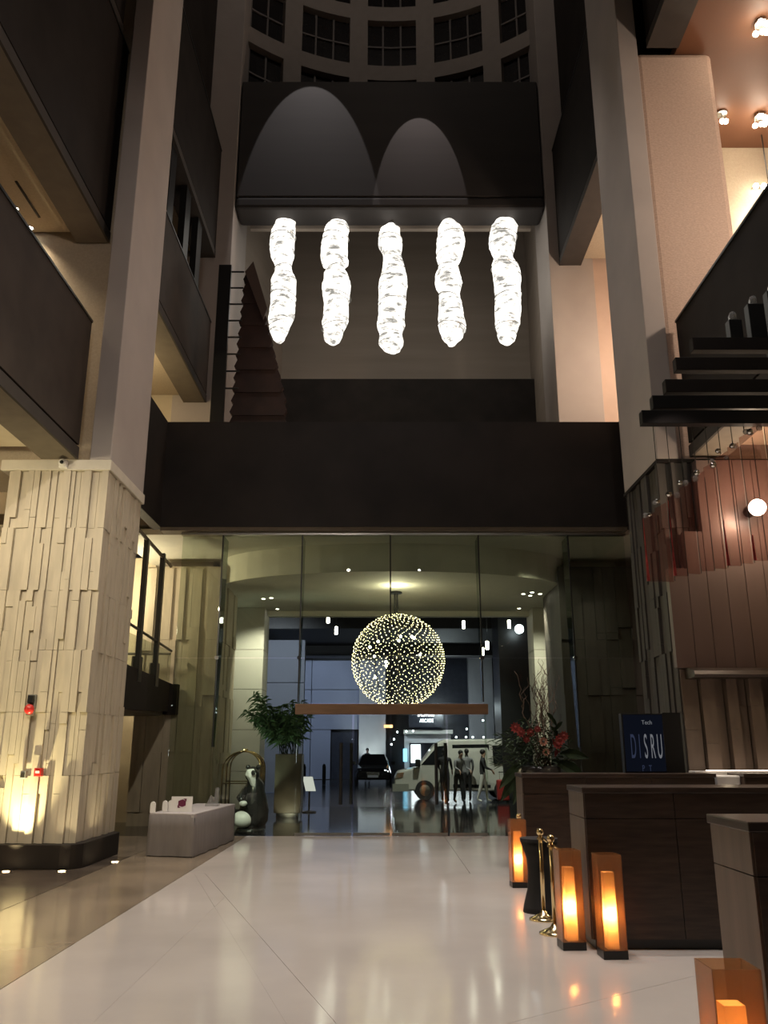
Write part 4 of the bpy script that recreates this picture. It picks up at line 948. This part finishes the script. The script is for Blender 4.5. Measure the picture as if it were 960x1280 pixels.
spot('flower_lamp', (2.6, 11.6, 6.1), (2.3, 13.4, 1.8), 60, 30, SOFT, .8, .05)
# ---- lettered display
t = thing('display_stand', (4.0, 12.6, 1.34), 'dark blue lettered display box standing on the long counter', 'display')
bx('housing', 'black_metal', (3.46, 4.06, 12.60, 12.74, 1.34, 2.17), t, .005)
bx('screen', 'screen_blue', (3.48, 4.05, 12.592, 12.60, 1.36, 2.15), t)
text('lettering', 'Tech', (3.82, 12.585, 2.04), (PI / 2, 0, 0), .085, 'screen_text', t, .002, .9)
for ch, x, m in (('D', 3.60, 'screen_text_blue'), ('I', 3.69, 'screen_text_blue'), ('S', 3.78, 'screen_text'), ('R', 3.88, 'screen_text'), ('U', 3.98, 'screen_text')):
    o = text('lettering', ch, (x, 12.585, 1.69), (PI / 2, 0, 0), .18, m, t, .002, .62); o.scale = (.62, 2.7, 1)
for ch, x, m in (('P', 3.72, 'screen_text_blue'), ('T', 3.82, 'screen_text_blue')):
    o = text('lettering', ch, (x, 12.585, 1.40), (PI / 2, 0, 0), .12, m, t, .002, .62)
bx('side_panel', 'black_metal', (4.06, 4.32, 12.60, 12.70, 1.34, 2.18), t)
# ---- smooth brown boards, cornice and lit ledge on the dark pillar
sm = thing('wall_boards', (6, 12.98, 2.85), 'smooth brown boards mounted on the dark stone pillar', 'wall', kind='structure')
tops = [4.40, 5.0, 6.2, 6.2, 6.2, 6.2, 6.2, 6.2, 6.2, 6.2, 6.2]
for i, zt in enumerate(tops): bx('board', 'smooth_brown', (4.46 + .30 * i, 4.46 + .30 * (i + 1) - .006, 12.93, 13.07, 2.86, zt), sm, .004)
G().prism([(12.93, 2.86), (12.70, 2.80), (12.66, 2.74), (12.72, 2.70), (13.08, 2.70), (13.08, 2.86)], 'x', 4.62, 7.9).build('cornice', 'wood_dark', sm)
t = thing('ledge', (6, 12.9, 1.2), 'lit white ledge at the foot of the brown stone slabs', 'ledge', kind='structure')
bx('shelf', 'white_plastic', (4.52, 7.9, 12.78, 13.05, 1.10, 1.36), t, .005); bx('light_strip', 'shelf_light', (4.7, 7.7, 12.80, 12.83, 1.361, 1.375), t)
bx('white_block', 'white_plastic', (4.64, 4.98, 12.3, 12.78, 1.02, 1.31), t, .02)
point('ledge_lamp', (4.81, 12.35, 1.75), 2.5, WARM, .05)
t = thing('wall_lamp', (5.83, 12.7, 5.2), 'bright warm spotlight against the brown boards', 'lamp')
G().tube([(5.83, 12.93, 5.32), (5.83, 12.62, 5.30)], .09, 14).build('housing', 'black_metal', t); G().ball((5.83, 12.60, 5.30), .13, 14, 10).build('bulb', 'bulb_hot', t, smooth=True)
point('wall_lamp_bulb', (5.83, 12.35, 5.30), 70, (1, .72, .50), .09)
# ---- hanging installation of stepped beams and red glass
t = thing('hanging_installation', (4.2, 9.6, 5.3), 'stepped black beams with cables holding red glass sheets and crystals', 'installation')
BZ = [5.47, 5.67, 5.89, 6.19, 6.47]; XL = [3.07, 3.22, 3.40, 3.56, 3.80]
for k in range(5): bx('beam', 'black_metal' if k < 2 else 'dark_panel', (XL[k], 5.04, 9.3 + .02 * k, 9.42 + .02 * k, BZ[k] - .085, BZ[k] + .085), t, .006)
bx('spine', 'black_metal', (4.85, 5.03, 9.5, 9.7, 5.4, 6.6), t)
for x0, x1, z1 in ((4.28, 4.44, 6.80), (4.54, 4.74, 7.02), (4.80, 5.0, 7.2)):
    b = bx('box', 'black_metal', (x0, x1, 9.38, 9.5, 6.555, z1), t, .004); G().ball(((x0 + x1) / 2, 9.44, z1 + .05), .055, 7, 5, 1, 1, 1.7).build('crystal', 'bead_glass', b)
rng = random.Random(3)
xs = [3.0 + .155 * i for i in range(11)]
for i, x in enumerate(xs):
    zt = 4.19 + (x - 2.94) * .81; zb = 3.50 + (0 if i < 2 else .03 * i)
    G().add([(x, 9.40, zb), (x + .15, 9.40 + .03 * (i % 2), zb), (x + .15, 9.40 + .03 * (i % 2), zt + .08), (x, 9.40, zt), (x, 9.415, zb), (x + .15, 9.415 + .03 * (i % 2), zb), (x + .15, 9.415 + .03 * (i % 2), zt + .08), (x, 9.415, zt)],
            [(0, 1, 2, 3), (7, 6, 5, 4), (0, 4, 5, 1), (1, 5, 6, 2), (2, 6, 7, 3), (3, 7, 4, 0)]).build('glass_sheet', 'red_sheet', t)
    if x + .07 > 3.07: G().tube([(x + .07, 9.41, zt + .04), (x + .07, 9.41, 5.4)], .005, 5).build('cable', 'black_metal', t)
    G().tube([(x + .152, 9.395, zb), (x + .152, 9.395, zt)], .004, 5).build('cable', 'black_metal', t)
    if i in (0, 2, 6, 8): G().prism([(x - .012, zb), (x + .022, zb), (x + .012, zb + .3), (x + .004, min(zt, zb + (.75, 0, .9, 0, 0, 0, .55, 0, .3)[i])), (x - .006, zb + .25)], 'y', 9.385, 9.398).build('glass_edge', 'red_edge', t)  # bright light streaks on the glass edges, shaped as tapered red slivers
    for q in range(2): G().ball((x + rng.uniform(.0, .14), 9.39, zt + rng.uniform(-.02, .08)), rng.uniform(.024, .042), 7, 5).build('crystal', 'chrome' if q else 'bead_glass', t)
spot('installation_lamp', (3.6, 8.2, 6.2), (3.4, 9.4, 4.0), 30, 60, (1, .75, .65), .7, .03)
# ---- lamps of the upper right lounge
for k, (x, y, z, lab) in enumerate(((7.05, 12.6, 14.55, 'clustered bulbs nearest on the copper ceiling'), (8.06, 15.0, 14.55, 'clustered bulbs farther back on the copper ceiling'), (7.22, 14.97, 14.6, 'small bulb cluster at the edge of the peach wall'))):
    t = thing('ceiling_lamp', (x, y, z), lab, 'lamp', 'bulb clusters on the copper ceiling')
    G().lathe([(.12, z + .14), (.12, z + .18)], (x, y, 0), 14).build('ceiling_plate', 'steel', t)
    for q, (dx, dy, dz) in enumerate(((0, 0, 0), (.10, .05, .04), (-.09, .08, .03), (.03, -.13, .05), (.12, -.12, .02), (-.10, -.16, .06))[:6 if k < 2 else 2]):
        b = G().ball((x + dx, y + dy, z + dz - .03), .055, 10, 8).build('bulb', 'bulb_hot', t, smooth=True); G().tube([(x + dx, y + dy, z + dz), (x + dx, y + dy, z + .15)], .01, 5).build('bulb_stem', 'steel', b)
    point('ceiling_lamp_bulb', (x, y, z - .30), 16 if k < 2 else 7, (1, .74, .52), .1)
for k in range(4):
    x = 8.20 + .17 * k; t = thing('wall_bulb', (x, 15.9, 13.7), ('first', 'second', 'third', 'last')[k] + ' small bulb from the left in the row of four on the tan wall', 'lamp', 'row of four bulbs in the upper lounge')
    G().ball((x, 15.85, 13.62), .06, 10, 8).build('bulb', 'bulb_hot', t, smooth=True); G().tube([(x, 15.88, 13.64), (x, 16.05, 13.7)], .018, 6).build('holder', 'steel', t)
t = thing('pendant_lamp', (8.35, 15.6, 12.6), 'bright white glass pendant below the row of four bulbs', 'lamp')
G().lathe([(.08, .85), (.22, .70), (.26, .45), (.20, .15), (.10, 0)], (8.35, 15.6, 12.35), 14).build('shade', 'bulb_hot', t, smooth=True); G().tube([(8.35, 15.6, 13.2), (8.35, 15.6, 14.75)], .012, 6).build('cable', 'black_metal', t)
point('pendant_lamp_bulb', (8.35, 15.2, 12.4), 12, (1, .78, .56), .1)
point('lounge_lamp', (7.9, 10.2, 10.6), 500, (1, .80, .64), .25)
point('lounge_lamp', (7.0, 18.4, 11.6), 480, (1, .76, .58), .25)
